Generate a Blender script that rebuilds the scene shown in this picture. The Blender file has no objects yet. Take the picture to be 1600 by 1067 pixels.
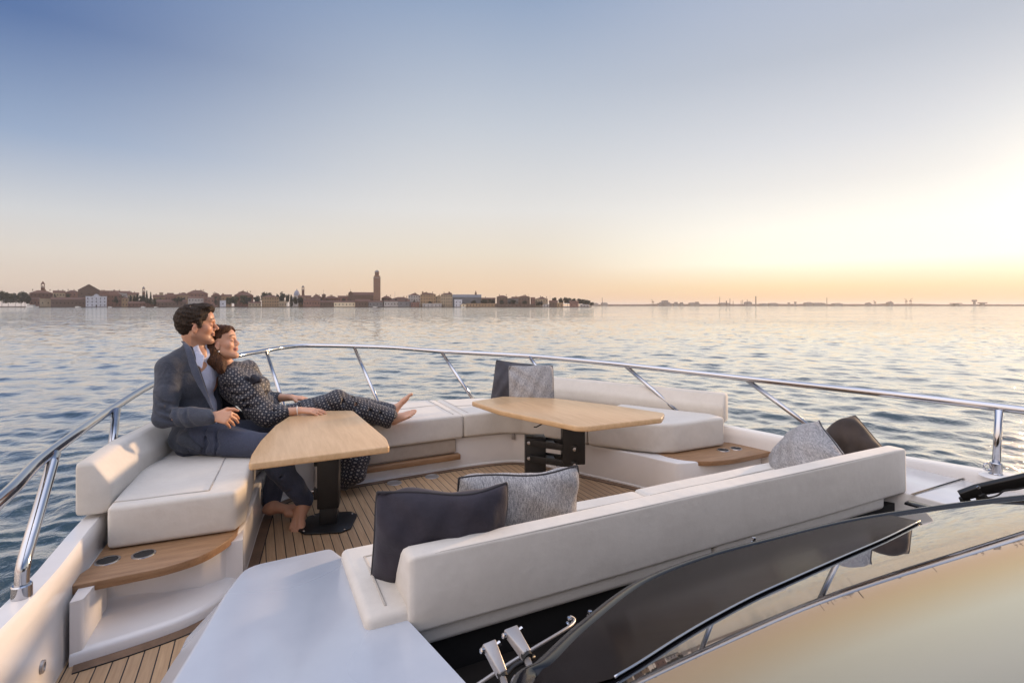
import bpy, bmesh, math, random
import numpy as np
from mathutils import Vector, Matrix
R = math.radians
rng = random.Random(7)
C = bpy.context.scene.collection
S = bpy.context.scene
# ---------------------------------------------------------------- frame
# X starboard, Y towards the bow, Z up, water level 0; the lens is 3.3 m above the water
CAMZ = 3.3; F = 805.0; CX = 800.0; HY = 477.5
YAW = math.atan2(400, 805)
sy, cy = math.sin(YAW), math.cos(YAW)
FL = CAMZ - 1.32                                   # height of the lounge floor
def PD(px, py, d):                                 # point seen at (px, py) at depth d
    l = (px-CX)/F*d
    return Vector((sy*d + cy*l, cy*d - sy*l, CAMZ-(py-HY)*d/F))
def P(px, py, h): return PD(px, py, F*h/(py-HY))   # point seen at (px, py), h below the lens
def Z(h): return CAMZ-h
RIGHT = Vector((cy, -sy, 0)); AWAY = Vector((sy, cy, 0)); UP = Vector((0, 0, 1))

# ---------------------------------------------------------------- objects
def tag(o, label=None, cat=None, group=None, kind=None):
    if label: o['label'] = label
    if cat: o['category'] = cat
    if group: o['group'] = group
    if kind: o['kind'] = kind
    return o
def thing(name, loc, label, cat, group=None, rz=0):
    o = bpy.data.objects.new(name, None); C.objects.link(o)
    o.location = loc; o.rotation_euler = (0, 0, rz); o.empty_display_size = .1
    return tag(o, label, cat, group)
def base_of(p):
    if p is None: return Vector((0, 0, 0))
    v = Vector(p.location)
    while p.parent: p = p.parent; v = v + Vector(p.location)
    return v
def outward(me):
    bm = bmesh.new(); bm.from_mesh(me); bmesh.ops.recalc_face_normals(bm, faces=bm.faces); bm.to_mesh(me); bm.free()
def obj(name, verts, faces, mat, parent=None, smooth=35, bevel=None, world=True, edges=()):
    me = bpy.data.meshes.new(name)
    off = base_of(parent) if world else Vector((0, 0, 0))
    me.from_pydata([(v[0]-off.x, v[1]-off.y, v[2]-off.z) for v in verts], edges, faces)
    me.update(); me.validate(); outward(me)
    if mat: me.materials.append(mat)
    if smooth:
        me.shade_smooth()
        if smooth < 180: me.set_sharp_from_angle(angle=R(smooth))
    o = bpy.data.objects.new(name, me); C.objects.link(o)
    if parent: o.parent = parent
    if bevel:
        b = o.modifiers.new('Bevel', 'BEVEL'); b.width = bevel[0]; b.segments = bevel[1]
        b.limit_method = 'ANGLE'; b.angle_limit = R(bevel[2] if len(bevel) > 2 else 40)
        b.use_clamp_overlap = True
        b.harden_normals = False
        me.shade_smooth()
        if smooth < 180: me.set_sharp_from_angle(angle=R(179))
    return o
def copy_tree(o, parent=None):
    c = o.copy(); C.objects.link(c)
    if parent: c.parent = parent
    for ch in [x for x in C.objects if x.parent == o]: copy_tree(ch, c)
    return c
class MB:                                          # collects shapes for ONE mesh
    def __init__(s): s.v = []; s.f = []
    def add(s, v, f):
        n = len(s.v); s.v += [Vector(x) for x in v]; s.f += [[i+n for i in q] for q in f]; return s
    def prism(s, out, z0, z1, top=None):           # out: xy polygon, any winding
        a = sum(out[i][0]*out[(i+1) % len(out)][1]-out[(i+1) % len(out)][0]*out[i][1] for i in range(len(out)))
        if a < 0: out = out[::-1]; top = top[::-1] if top else None
        n = len(out); t = top or out
        zb = z0 if hasattr(z0, '__len__') else [z0]*n
        zt = z1 if hasattr(z1, '__len__') else [z1]*n
        v = [(p[0], p[1], zb[i]) for i, p in enumerate(out)]+[(p[0], p[1], zt[i]) for i, p in enumerate(t)]
        f = [list(range(n))[::-1], list(range(n, 2*n))]+[[i, (i+1) % n, n+(i+1) % n, n+i] for i in range(n)]
        return s.add(v, f)
    def box(s, c, h, M=None):                      # centre, half sizes, 3x3 rotation
        M = M or Matrix.Identity(3); c = Vector(c)
        v = [c+M@Vector((h[0]*i, h[1]*j, h[2]*k)) for i in (-1, 1) for j in (-1, 1) for k in (-1, 1)]
        return s.add(v, [[0, 1, 3, 2], [4, 6, 7, 5], [0, 4, 5, 1], [2, 3, 7, 6], [0, 2, 6, 4], [1, 5, 7, 3]])
    def loft(s, loops, caps=True, closed=True):
        n = len(loops[0]); v = [p for l in loops for p in l]; f = []
        for k in range(len(loops)-1):
            for i in range(n if closed else n-1):
                j = (i+1) % n
                f.append([k*n+i, k*n+j, (k+1)*n+j, (k+1)*n+i])
        if caps: f += [list(range(n))[::-1], [(len(loops)-1)*n+i for i in range(n)]]
        return s.add(v, f)
    def tube(s, pts, r, n=12, caps=True, up=None):
        pts = [Vector(p) for p in pts]; loops = []; prev = None
        rr = r if hasattr(r, '__len__') else [r]*len(pts)
        for i, p in enumerate(pts):
            t = (pts[min(i+1, len(pts)-1)]-pts[max(i-1, 0)]).normalized()
            if prev is None:
                a = Vector((0, 0, 1)) if abs(t.z) < .9 else Vector((1, 0, 0))
                u = (a-t*a.dot(t)).normalized()
            else: u = (prev-t*prev.dot(t)).normalized()
            prev = u; w = t.cross(u)
            loops.append([p+(u*math.cos(2*math.pi*k/n)+w*math.sin(2*math.pi*k/n))*rr[i] for k in range(n)])
        return s.loft(loops, caps)
    def lathe(s, c, prof, n=20, axis=None):        # prof: (radius, height) pairs
        c = Vector(c); ax = (axis or Vector((0, 0, 1))).normalized()
        a = Vector((1, 0, 0)) if abs(ax.x) < .9 else Vector((0, 1, 0))
        u = (a-ax*a.dot(ax)).normalized(); w = ax.cross(u)
        return s.loft([[c+ax*z+(u*math.cos(2*math.pi*k/n)+w*math.sin(2*math.pi*k/n))*r for k in range(n)] for r, z in prof])
    def build(s, name, mat, parent=None, **k): return obj(name, s.v, s.f, mat, parent, **k)
def spline(pts, n=8, closed=False):                # Catmull-Rom
    pts = [Vector(p) for p in pts]; out = []; m = len(pts)
    for i in range(m if closed else m-1):
        if closed: a, b, c, d = (pts[(i+k-1) % m] for k in range(4))
        else:
            b, c = pts[i], pts[i+1]
            a = pts[i-1] if i else b*2-c
            d = pts[i+2] if i+2 < m else c*2-b
        for k in range(n):
            t = k/n
            out.append(.5*((2*b)+(c-a)*t+(2*a-5*b+4*c-d)*t*t+(3*b-a-3*c+d)*t**3))
    if not closed: out.append(pts[-1])
    return out
def round_poly(pts, rad, n=5):                     # rounds the corners of an xy polygon
    out = []; m = len(pts)
    for i in range(m):
        p = Vector(pts[i][:2]); a = Vector(pts[i-1][:2]); b = Vector(pts[(i+1) % m][:2])
        r = rad[i] if hasattr(rad, '__len__') else rad
        da, db = a-p, b-p
        r = min(r, da.length*.45, db.length*.45)
        if r < 1e-4: out.append((p.x, p.y)); continue
        s0 = p+da.normalized()*r; s1 = p+db.normalized()*r
        for k in range(n+1):
            t = k/n; q = s0*(1-t)**2+p*2*t*(1-t)+s1*t*t
            out.append((q.x, q.y))
    return out

# ---------------------------------------------------------------- materials
class NT:
    def __init__(s, name):
        s.m = bpy.data.materials.new(name); s.m.use_nodes = True
        s.t = s.m.node_tree; s.b = s.t.nodes['Principled BSDF']
    def n(s, typ, inp=None, **props):
        x = s.t.nodes.new(typ)
        for k, v in props.items(): setattr(x, k, v)
        for k, v in (inp or {}).items(): s.set(x.inputs[k], v)
        return x
    def set(s, sock, v):
        if isinstance(v, bpy.types.NodeSocket): s.t.links.new(v, sock)
        elif isinstance(v, bpy.types.Node): s.t.links.new(v.outputs[0], sock)
        else:
            if hasattr(sock.default_value, '__len__') and hasattr(v, '__len__') and len(v) == 3 and len(sock.default_value) == 4: v = (*v, 1)
            sock.default_value = v
    def p(s, **k):
        for a, v in k.items(): s.set(s.b.inputs[a.replace('_', ' ')], v)
        return s
    def math(s, op, a, b=None, c=None):
        x = s.n('ShaderNodeMath', operation=op); s.set(x.inputs[0], a)
        if b is not None: s.set(x.inputs[1], b)
        if c is not None: s.set(x.inputs[2], c)
        return x.outputs[0]
    def noise(s, vec, scale, detail=3, rough=.55, dist=0):
        x = s.n('ShaderNodeTexNoise', {'Scale': scale, 'Detail': detail, 'Roughness': rough, 'Distortion': dist})
        if vec is not None: s.set(x.inputs['Vector'], vec)
        return x.outputs[0]
    def scale(s, vec, sc):
        x = s.n('ShaderNodeMapping'); s.set(x.inputs['Vector'], vec); x.inputs['Scale'].default_value = sc
        return x.outputs[0]
    def ramp(s, fac, stops):
        x = s.n('ShaderNodeValToRGB'); s.set(x.inputs[0], fac)
        e = x.color_ramp.elements
        while len(e) < len(stops): e.new(.5)
        for el, (p, c) in zip(e, stops): el.position = p; el.color = (*c, 1) if len(c) == 3 else c
        return x.outputs[0]
    def mix(s, fac, a, b, blend='MIX'):
        x = s.n('ShaderNodeMix', data_type='RGBA', blend_type=blend)
        s.set(x.inputs[0], fac); s.set(x.inputs[6], a); s.set(x.inputs[7], b); return x.outputs[2]
    def bump(s, h, strength=.3, dist=.01):
        x = s.n('ShaderNodeBump', {'Strength': strength, 'Distance': dist, 'Height': h}); s.set(s.b.inputs['Normal'], x.outputs[0]); return x
    def pos(s): return s.n('ShaderNodeNewGeometry').outputs['Position']
    def oc(s): return s.n('ShaderNodeTexCoord').outputs['Object']
M = {}
def simple(name, col, rough=.5, metal=0, var=.12, nscale=6, **k):
    t = NT(name); v = t.noise(t.pos(), nscale, 4)
    a = tuple(c*(1-var) for c in col); b = tuple(min(c*(1+var), 1) for c in col)
    t.p(Base_Color=t.ramp(v, [(.3, a), (.7, b)]), Roughness=rough, Metallic=metal, **k)
    M[name] = t.m; return t
def materials():
    t = NT('gelcoat'); n = t.noise(t.pos(), 3.5, 5, .6)
    sm = t.noise(t.pos(), 1.5, 3, .5)
    t.p(Base_Color=t.ramp(n, [(.3, (.72, .69, .665)), (.7, (.78, .755, .73))]),
        Roughness=t.ramp(sm, [(.3, (.20,)*3), (.7, (.26,)*3)]), Coat_Weight=.35, Coat_Roughness=.06)
    M['gelcoat'] = t.m
    t = NT('gelcoat_satin'); n = t.noise(t.pos(), 5, 5, .6)  # white moulding: blue of the reflected sky put into the colour
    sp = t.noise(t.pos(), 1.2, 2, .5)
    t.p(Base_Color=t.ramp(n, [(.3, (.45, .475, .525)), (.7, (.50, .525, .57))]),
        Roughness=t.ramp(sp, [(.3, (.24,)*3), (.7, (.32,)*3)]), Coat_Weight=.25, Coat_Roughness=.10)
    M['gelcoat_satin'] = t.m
    def cushion(name, a, b):
        t = NT(name); p = t.pos()
        n = t.noise(p, 5, 6, .65); n2 = t.noise(p, 26, 4, .7); w = t.noise(p, 700, 2)
        m = t.math('ADD', t.math('MULTIPLY', n, .6), t.math('MULTIPLY', n2, .4))
        t.p(Base_Color=t.ramp(m, [(.36, a), (.64, b)]), Roughness=.82, Sheen_Weight=.15, Sheen_Roughness=.5)
        h = t.math('ADD', t.math('MULTIPLY', t.noise(p, 7, 3), 1.0), t.math('ADD', t.math('MULTIPLY', n2, .25), t.math('MULTIPLY', w, .03)))
        t.bump(h, .22, .02); M[name] = t.m
    cushion('cream', (.59, .545, .485), (.655, .61, .545))
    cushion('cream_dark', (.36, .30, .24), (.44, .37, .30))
    # planked floor: boards run fore and aft
    t = NT('teak_floor'); p = t.pos(); sx = t.n('ShaderNodeSeparateXYZ', {0: p})
    u = t.math('DIVIDE', sx.outputs[0], .0476)
    fr = t.math('FRACT', t.math('ADD', u, 40.0)); idx = t.math('FLOOR', t.math('ADD', u, 40.0))
    wn = t.n('ShaderNodeTexWhiteNoise', noise_dimensions='1D'); t.set(wn.inputs['W'], idx)
    gr = t.noise(t.n('ShaderNodeVectorMath', {0: t.scale(p, (38, 2.2, 1)), 1: wn.outputs['Color']}, operation='ADD').outputs[0], 3, 5, .6)
    wood = t.ramp(gr, [(.28, (.35, .205, .10)), (.72, (.54, .35, .19))])
    wood = t.mix(t.math('MULTIPLY', wn.outputs[0], .45), wood, (.25, .16, .095))
    wood = t.mix(t.math('MULTIPLY', t.noise(p, 4, 4), .35), wood, (.40, .31, .22))
    dd = t.math('ABSOLUTE', t.math('SUBTRACT', fr, .5))
    seam = t.math('GREATER_THAN', dd, .452)
    t.p(Base_Color=t.mix(seam, wood, (.012, .010, .009)), Roughness=.62)
    t.bump(t.math('ADD', t.math('MULTIPLY', seam, -.6), t.math('MULTIPLY', gr, .25)), .5, .002); M['teak_floor'] = t.m
    def wood(name, a, b, rough, sc, coat=0):
        t = NT(name); p = t.pos()
        g = t.noise(t.scale(p, sc), 2.2, 6, .62, .6); g2 = t.noise(t.scale(p, tuple(3*x for x in sc)), 6, 3)
        m = t.math('ADD', t.math('MULTIPLY', g, .75), t.math('MULTIPLY', g2, .25))
        t.p(Base_Color=t.ramp(m, [(.33, a), (.67, b)]), Roughness=rough, Coat_Weight=coat, Coat_Roughness=.2)
        t.bump(g2, .12, .002); M[name] = t.m
    wood('teak', (.22, .118, .056), (.37, .215, .112), .45, (2.2, 22, 22))
    wood('teak_trim', (.13, .075, .042), (.23, .14, .085), .55, (4, 4, 20))
    wood('oak', (.52, .325, .16), (.66, .44, .24), .38, (16, 1.4, 12), .12)
    simple('black_metal', (.016, .0155, .016), .42, .2, .3)
    simple('black_matte', (.010, .009, .009), .7)
    simple('dark_pan', (.016, .013, .011), .45)
    simple('black_gloss', (.006, .007, .010), .10, 0, .1, 4, Specular_IOR_Level=.3)
    simple('rubber', (.012, .012, .012), .75)
    t = NT('chrome'); n = t.noise(t.pos(), 30, 4)
    t.p(Base_Color=(.52, .52, .54), Metallic=1, Roughness=t.ramp(n, [(.3, (.06,)*3), (.8, (.16,)*3)])); M['chrome'] = t.m
    t = NT('steel_brushed'); n = t.noise(t.scale(t.pos(), (80, 80, 8)), 3, 4)
    t.p(Base_Color=(.36, .34, .33), Metallic=.55, Roughness=t.ramp(n, [(.3, (.32,)*3), (.8, (.5,)*3)])); M['steel_brushed'] = t.m
    t = NT('windscreen_glass'); n = t.noise(t.pos(), 1.2, 2)
    t.p(Base_Color=(.006, .006, .008), Roughness=.012, IOR=2.6, Specular_IOR_Level=.6, Coat_Weight=.6, Coat_Roughness=.01)
    t.bump(n, .02, .01); M['windscreen_glass'] = t.m
    def velvet(name, a, b):
        t = NT(name); p = t.pos(); n = t.noise(p, 9, 5, .65); w = t.noise(p, 500, 2)
        t.p(Base_Color=t.ramp(n, [(.3, a), (.7, b)]), Roughness=.85, Sheen_Weight=.12, Sheen_Roughness=.35)
        t.bump(t.math('ADD', n, t.math('MULTIPLY', w, .08)), .4, .012); M[name] = t.m
    velvet('plum_velvet', (.020, .017, .025), (.036, .030, .042))
    velvet('brown_velvet', (.030, .020, .015), (.058, .038, .027))
    velvet('slate_velvet', (.042, .042, .052), (.075, .074, .088))
    t = NT('tweed'); p = t.oc()
    a = t.noise(t.scale(p, (420, 55, 60)), 1, 3, .7); b = t.noise(t.scale(p, (260, 420, 260)), 1, 2, .7)
    m = t.math('ADD', t.math('MULTIPLY', a, .6), t.math('MULTIPLY', b, .4))
    t.p(Base_Color=t.ramp(m, [(.36, (.10, .10, .115)), (.50, (.30, .29, .29)), (.64, (.56, .54, .52))]), Roughness=.9)
    t.bump(m, .7, .004); M['tweed'] = t.m
    simple('overlay_satin', (.0135, .0115, .0118), .14, IOR=1.075); simple('seam_cord', (.44, .405, .36), .9)
    simple('piping', (.03, .027, .03), .8)
SUN_EL = R(8.3); SUN_AZ = YAW + R(50.5)     # clockwise from the bow
SUN_DIR = Vector((math.sin(SUN_AZ)*math.cos(SUN_EL), math.cos(SUN_AZ)*math.cos(SUN_EL), math.sin(SUN_EL)))
def lin(c): return tuple((x/255/12.92 if x/255 <= .04045 else ((x/255+.055)/1.055)**2.4) for x in c)
def world_and_sun():
    w = bpy.data.worlds.new('World'); S.world = w; w.use_nodes = True
    t = w.node_tree; bg = t.nodes['Background']; L = t.links.new
    def N(typ, **k):
        x = t.nodes.new(typ)
        for a, b in k.items(): setattr(x, a, b)
        return x
    def mth(op, a, b=None, c=None):
        x = N('ShaderNodeMath', operation=op)
        for i, v in enumerate((a, b, c)):
            if v is None: continue
            if isinstance(v, bpy.types.NodeSocket): L(v, x.inputs[i])
            else: x.inputs[i].default_value = v
        return x.outputs[0]
    sky = N('ShaderNodeTexSky', sky_type='NISHITA', sun_disc=False)
    sky.sun_elevation = SUN_EL; sky.sun_rotation = SUN_AZ; sky.dust_density = 1.2; sky.ozone_density = 2.0
    tc = N('ShaderNodeTexCoord'); nrm = N('ShaderNodeVectorMath', operation='NORMALIZE'); L(tc.outputs['Generated'], nrm.inputs[0])
    sx = N('ShaderNodeSeparateXYZ'); L(nrm.outputs[0], sx.inputs[0]); e = mth('MAXIMUM', sx.outputs[2], 0.0)
    hx = N('ShaderNodeVectorMath', operation='MULTIPLY'); L(nrm.outputs[0], hx.inputs[0]); hx.inputs[1].default_value = (1, 1, 0)
    hn = N('ShaderNodeVectorMath', operation='NORMALIZE'); L(hx.outputs[0], hn.inputs[0])
    dt = N('ShaderNodeVectorMath', operation='DOT_PRODUCT'); L(hn.outputs[0], dt.inputs[0]); dt.inputs[1].default_value = (math.sin(SUN_AZ), math.cos(SUN_AZ), 0)
    a = mth('ADD', mth('MULTIPLY', dt.outputs['Value'], .5), .5)
    # the dusk air seen away from, beside and towards the sun, by height; back and zenith brightened as fill
    def ramp(stops):
        x = N('ShaderNodeValToRGB'); L(e, x.inputs[0]); x.color_ramp.interpolation = 'EASE' if False else 'LINEAR'
        el = x.color_ramp.elements
        while len(el) < len(stops): el.new(.5)
        for q, (p, c, k) in zip(el, stops): q.position = p; q.color = (*[v*k for v in lin(c)], 1)
        return x.outputs[0]
    def mix(f, p, q):
        x = N('ShaderNodeMix', data_type='RGBA'); L(f, x.inputs[0]); L(p, x.inputs[6]); L(q, x.inputs[7]); return x.outputs[2]
    def rng_(lo, hi):
        x = N('ShaderNodeMapRange', interpolation_type='SMOOTHSTEP'); L(a, x.inputs[0]); x.inputs[1].default_value = lo; x.inputs[2].default_value = hi; return x.outputs[0]
    rb = ramp(SKY_B); rl = ramp(SKY_L); rm = ramp(SKY_M); rr = ramp(SKY_R)
    c = mix(rng_(.07, .40), rb, rl); c = mix(rng_(.41, .80), c, rm); c = mix(rng_(.82, 1.0), c, rr)
    # glow round the low sun
    ds = N('ShaderNodeVectorMath', operation='DOT_PRODUCT'); L(nrm.outputs[0], ds.inputs[0]); ds.inputs[1].default_value = SUN_DIR
    dd = mth('MAXIMUM', ds.outputs['Value'], 0.0)
    def glow(c, k, col):
        g = mth('POWER', dd, k); x = N('ShaderNodeVectorMath', operation='MULTIPLY_ADD')
        s = N('ShaderNodeCombineXYZ'); [L(g, s.inputs[i]) for i in range(3)]
        L(s.outputs[0], x.inputs[0]); x.inputs[1].default_value = col; L(c, x.inputs[2]); return x.outputs[0]
    c = glow(c, 110, (.30, .24, .14)); c = glow(c, 500, (.5, .4, .2)); c = glow(c, 2500, (3, 2.4, 1.4))
    # a share of the physical sky
    nb = N('ShaderNodeVectorMath', operation='SCALE'); L(sky.outputs[0], nb.inputs[0]); nb.inputs['Scale'].default_value = .10
    mn = N('ShaderNodeVectorMath', operation='MINIMUM'); L(nb.outputs[0], mn.inputs[0]); mn.inputs[1].default_value = (1.2, 1.2, 1.2)
    x = N('ShaderNodeMix', data_type='RGBA'); x.inputs[0].default_value = .04; L(c, x.inputs[6]); L(mn.outputs[0], x.inputs[7])
    L(x.outputs[2], bg.inputs[0]); bg.inputs[1].default_value = 1.0
    w.cycles.sampling_method = 'MANUAL'; w.cycles.sample_map_resolution = 1024
    l = bpy.data.lights.new('sun', 'SUN'); l.energy = SUN_E; l.angle = R(3.0); l.color = (1, .66, .38)
    o = bpy.data.objects.new('sun', l); C.objects.link(o)
    o.rotation_euler = SUN_DIR.to_track_quat('Z', 'Y').to_euler(); o.location = SUN_DIR*60+Vector((0, 0, 20))
SUN_E = 4.2
SKY_L = [(0, (216, 194, 178), 1), (.033, (226, 208, 192), 1), (.08, (226, 218, 209), 1), (.135, (213, 215, 218), 1), (.24, (152, 172, 202), 1), (.385, (84, 115, 166), 1), (.6, (82, 110, 158), 1.3), (.78, (150, 162, 190), 2.2), (1, (196, 198, 212), 3.2)]
SKY_M = [(0, (238, 198, 162), 1), (.03, (242, 210, 176), 1), (.10, (238, 226, 208), 1), (.18, (231, 229, 226), 1), (.326, (200, 207, 217), 1), (.51, (150, 169, 198), 1), (.7, (120, 140, 180), 1.4), (.78, (150, 162, 190), 2.2), (1, (196, 198, 212), 3.2)]
SKY_R = [(0, (246, 190, 134), 1), (.033, (255, 226, 178), 1.05), (.075, (255, 250, 230), 1.2), (.13, (255, 251, 240), 1.1), (.20, (241, 239, 236), 1), (.27, (222, 224, 229), 1), (.39, (190, 197, 210), 1), (.7, (135, 152, 186), 1.3), (.78, (150, 162, 190), 2.2), (1, (196, 198, 212), 3.2)]
SKY_B = [(0, (222, 190, 176), 1.55), (.1, (236, 208, 192), 1.9), (.3, (228, 212, 202), 2.2), (.6, (212, 206, 208), 2.75), (1, (196, 198, 212), 3.1)]  # unseen sky behind, made brighter than the visible sky for fill
def camera():
    c = bpy.data.cameras.new('camera'); o = bpy.data.objects.new('camera', c); C.objects.link(o)
    o.location = (0, 0, CAMZ); o.rotation_euler = (R(90), 0, -YAW)
    c.sensor_width = 36; c.lens = F/1600*36; c.shift_y = -(533.5-HY)/1600
    c.clip_start = .05; c.clip_end = 60000; S.camera = o
    v = S.view_settings; v.view_transform = 'Standard'; v.look = 'None'; v.exposure = EXPOSURE; v.gamma = 1
EXPOSURE = 0.0
def water():
    # one sheet of real waves: a fan of rings about the boat, fine nearby, coarse towards the horizon
    az0 = YAW
    th = np.concatenate([az0+np.radians(np.linspace(-56, 62, 1000)), az0+np.radians(np.linspace(62, 304, 140))[1:-1]])
    nt = len(th)
    r = [2.2]
    while r[-1] < 150: r.append(r[-1]*1.0042)
    while r[-1] < 50000: r.append(r[-1]*1.03)
    r = np.array(r); nr = len(r)
    cxx, cyy = 0.0, 0.0
    Rr, T = np.meshgrid(r, th, indexing='ij')
    X = cxx+Rr*np.sin(T); Y = cyy+Rr*np.cos(T)
    sp = Rr*.0046                                    # local spacing
    g = np.random.default_rng(11)
    Zz = np.zeros_like(X); DX = np.zeros_like(X); DY = np.zeros_like(X)
    n = 72
    lam = np.exp(np.linspace(math.log(.22), math.log(5.0), n))*g.uniform(.93, 1.07, n)
    wd = SUN_AZ+R(160)                               # the breeze
    for L in lam:
        a = wd+g.normal(0, .75); k = 2*math.pi/L
        slope = .042*(1.0 if L < .9 else (.9/L)**1.0)*(1.0 if L > .45 else (L/.45)**.35)
        amp = slope/k*g.uniform(.5, 1.3)
        f = np.clip((L/sp-3.0)/5.0, 0, 1)
        # gusts: patches of livelier and calmer water
        ph = k*(X*math.sin(a)+Y*math.cos(a))+g.uniform(0, 6.28)+.6*np.sin(X*.21/L+Y*.17/L+g.uniform(0, 6))
        m = f*amp*(1+.45*np.sin(X*.043+Y*.031+L*5)*np.sin(X*.019-Y*.05+L*3))
        s_, c_ = np.sin(ph), np.cos(ph)
        Zz += m*c_; DX -= m*.75*s_*math.sin(a); DY -= m*.75*s_*math.cos(a)
    X = X+DX; Y = Y+DY
    V = np.stack([X, Y, Zz], -1).reshape(-1, 3)
    i, j = np.meshgrid(np.arange(nr-1), np.arange(nt), indexing='ij'); j2 = (j+1) % nt
    Q = np.stack([i*nt+j, (i+1)*nt+j, (i+1)*nt+j2, i*nt+j2], -1).reshape(-1, 4)[:, ::-1]
    o = np_mesh('water', V, Q, water_mat()); tag(o, 'choppy open lagoon water at dusk', None, None, 'structure')
def np_mesh(name, V, Q, mat, parent=None, smooth=True):
    me = bpy.data.meshes.new(name); nv, nq = len(V), len(Q)
    off = np.array(base_of(parent))
    me.vertices.add(nv); me.vertices.foreach_set('co', np.ascontiguousarray(V-off, dtype=np.float32).ravel())
    me.loops.add(nq*4); me.loops.foreach_set('vertex_index', np.ascontiguousarray(Q, dtype=np.int32).ravel())
    me.polygons.add(nq); me.polygons.foreach_set('loop_start', np.arange(0, nq*4, 4, dtype=np.int32))
    me.update(calc_edges=True); me.validate()
    if mat: me.materials.append(mat)
    if smooth: me.shade_smooth()
    o = bpy.data.objects.new(name, me); C.objects.link(o)
    if parent: o.parent = parent
    return o
def water_mat():
    t = NT('lagoon_water'); p = t.pos()
    big = t.noise(t.scale(p, (.011, .011, 1)), 1, 3)
    a = t.noise(t.scale(p, (1.5, 1.5, 1)), 2.2, 6, .62, .4); b = t.noise(t.scale(p, (.25, .25, 1)), 1, 6, .62, .3)
    h = t.math('ADD', t.math('MULTIPLY', a, .030), t.math('MULTIPLY', b, .10))
    h = t.math('MULTIPLY', h, t.math('ADD', .55, t.math('MULTIPLY', big, .9)))
    bp = t.n('ShaderNodeBump', {'Strength': 1.0, 'Distance': 1.0, 'Height': h})
    # ripples too fine for the sheet: slopes taken straight from noise, growing where the modelled waves end
    ln = t.n('ShaderNodeVectorMath', {0: p}, operation='LENGTH').outputs['Value']
    mr = t.n('ShaderNodeMapRange', {0: ln, 1: 10.0, 2: 110.0, 3: .12, 4: 1.0}, interpolation_type='SMOOTHSTEP').outputs[0]
    n1 = t.n('ShaderNodeTexNoise', {'Vector': t.scale(p, (1, 1, 0)), 'Scale': 1.1, 'Detail': 5.0, 'Roughness': .7}).outputs['Color']
    v = t.n('ShaderNodeVectorMath', {0: n1}, operation='SUBTRACT'); v.inputs[1].default_value = (.5, .5, .5)
    w = t.n('ShaderNodeVectorMath', {0: v.outputs[0]}, operation='MULTIPLY'); w.inputs[1].default_value = (RIP, RIP, 0)
    w2 = t.n('ShaderNodeVectorMath', {0: w.outputs[0]}, operation='SCALE'); mid = t.noise(t.scale(p, (.10, .10, 0)), 1, 4, .6); far = t.noise(t.scale(p, (.022, .022, 0)), 1, 3, .6)
    gust = t.n('ShaderNodeMapRange', {0: t.math('ADD', t.math('MULTIPLY', mid, .5), t.math('MULTIPLY', far, .5)), 1: .36, 2: .64, 3: .18, 4: 1.9}).outputs[0]
    t.set(w2.inputs['Scale'], t.math('MULTIPLY', mr, gust))
    sm = t.n('ShaderNodeVectorMath', {0: bp.outputs[0], 1: w2.outputs[0]}, operation='ADD')
    nn = t.n('ShaderNodeVectorMath', {0: sm.outputs[0]}, operation='NORMALIZE')
    # dark body below, mirror of the sky where the surface is seen at a slant
    t.set(t.b.inputs['Normal'], nn.outputs[0]); t.p(Base_Color=(.020, .042, .048), Roughness=.25, IOR=1.333)
    g = t.n('ShaderNodeBsdfGlossy', {'Color': (.97, .955, .935), 'Roughness': .05, 'Normal': nn.outputs[0]})
    lw = t.n('ShaderNodeLayerWeight', {'Blend': .5, 'Normal': nn.outputs[0]}).outputs['Facing']
    fc = t.n('ShaderNodeMapRange', {0: lw, 1: .56, 2: .92, 3: .03, 4: 1.0}, interpolation_type='SMOOTHSTEP').outputs[0]
    mx = t.n('ShaderNodeMixShader', {0: fc}); t.t.links.new(t.b.outputs[0], mx.inputs[1]); t.t.links.new(g.outputs[0], mx.inputs[2])
    out = [x for x in t.t.nodes if x.type == 'OUTPUT_MATERIAL'][0]; t.t.links.new(mx.outputs[0], out.inputs['Surface']); return t.m
RIP = 1.25
def gunwale_h(y):
    return float(np.interp(y, [-2, 0, 1.3, 2.4, 3.2, 4.4, 6], [.84, .85, .885, .955, .955, .93, .93]))
HULL = [(-.80, -5), (-.80, -1), (-.77, .6), (-.75, 1.6), (-.722, 2.2), (-.708, 2.9), (-.655, 3.4), (-.52, 4.0), (-.25, 4.5), (.2, 4.86), (.6, 4.93),
        (1.2, 4.87), (1.85, 4.74), (2.32, 4.56), (2.68, 4.28), (3.02, 3.75), (3.30, 3.2), (3.45, 2.7), (3.53, 2.0), (3.58, 1.3), (3.62, .4), (3.66, -1), (3.66, -5)]
def inset(pts, d):                                   # open path, moved to its right-hand side (inboard)
    out = []
    for i, p in enumerate(pts):
        a, b = Vector(pts[max(i-1, 0)][:2]), Vector(pts[min(i+1, len(pts)-1)][:2])
        t = (b-a).normalized(); out.append((p[0]+t.y*d, p[1]-t.x*d))
    return out
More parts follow.
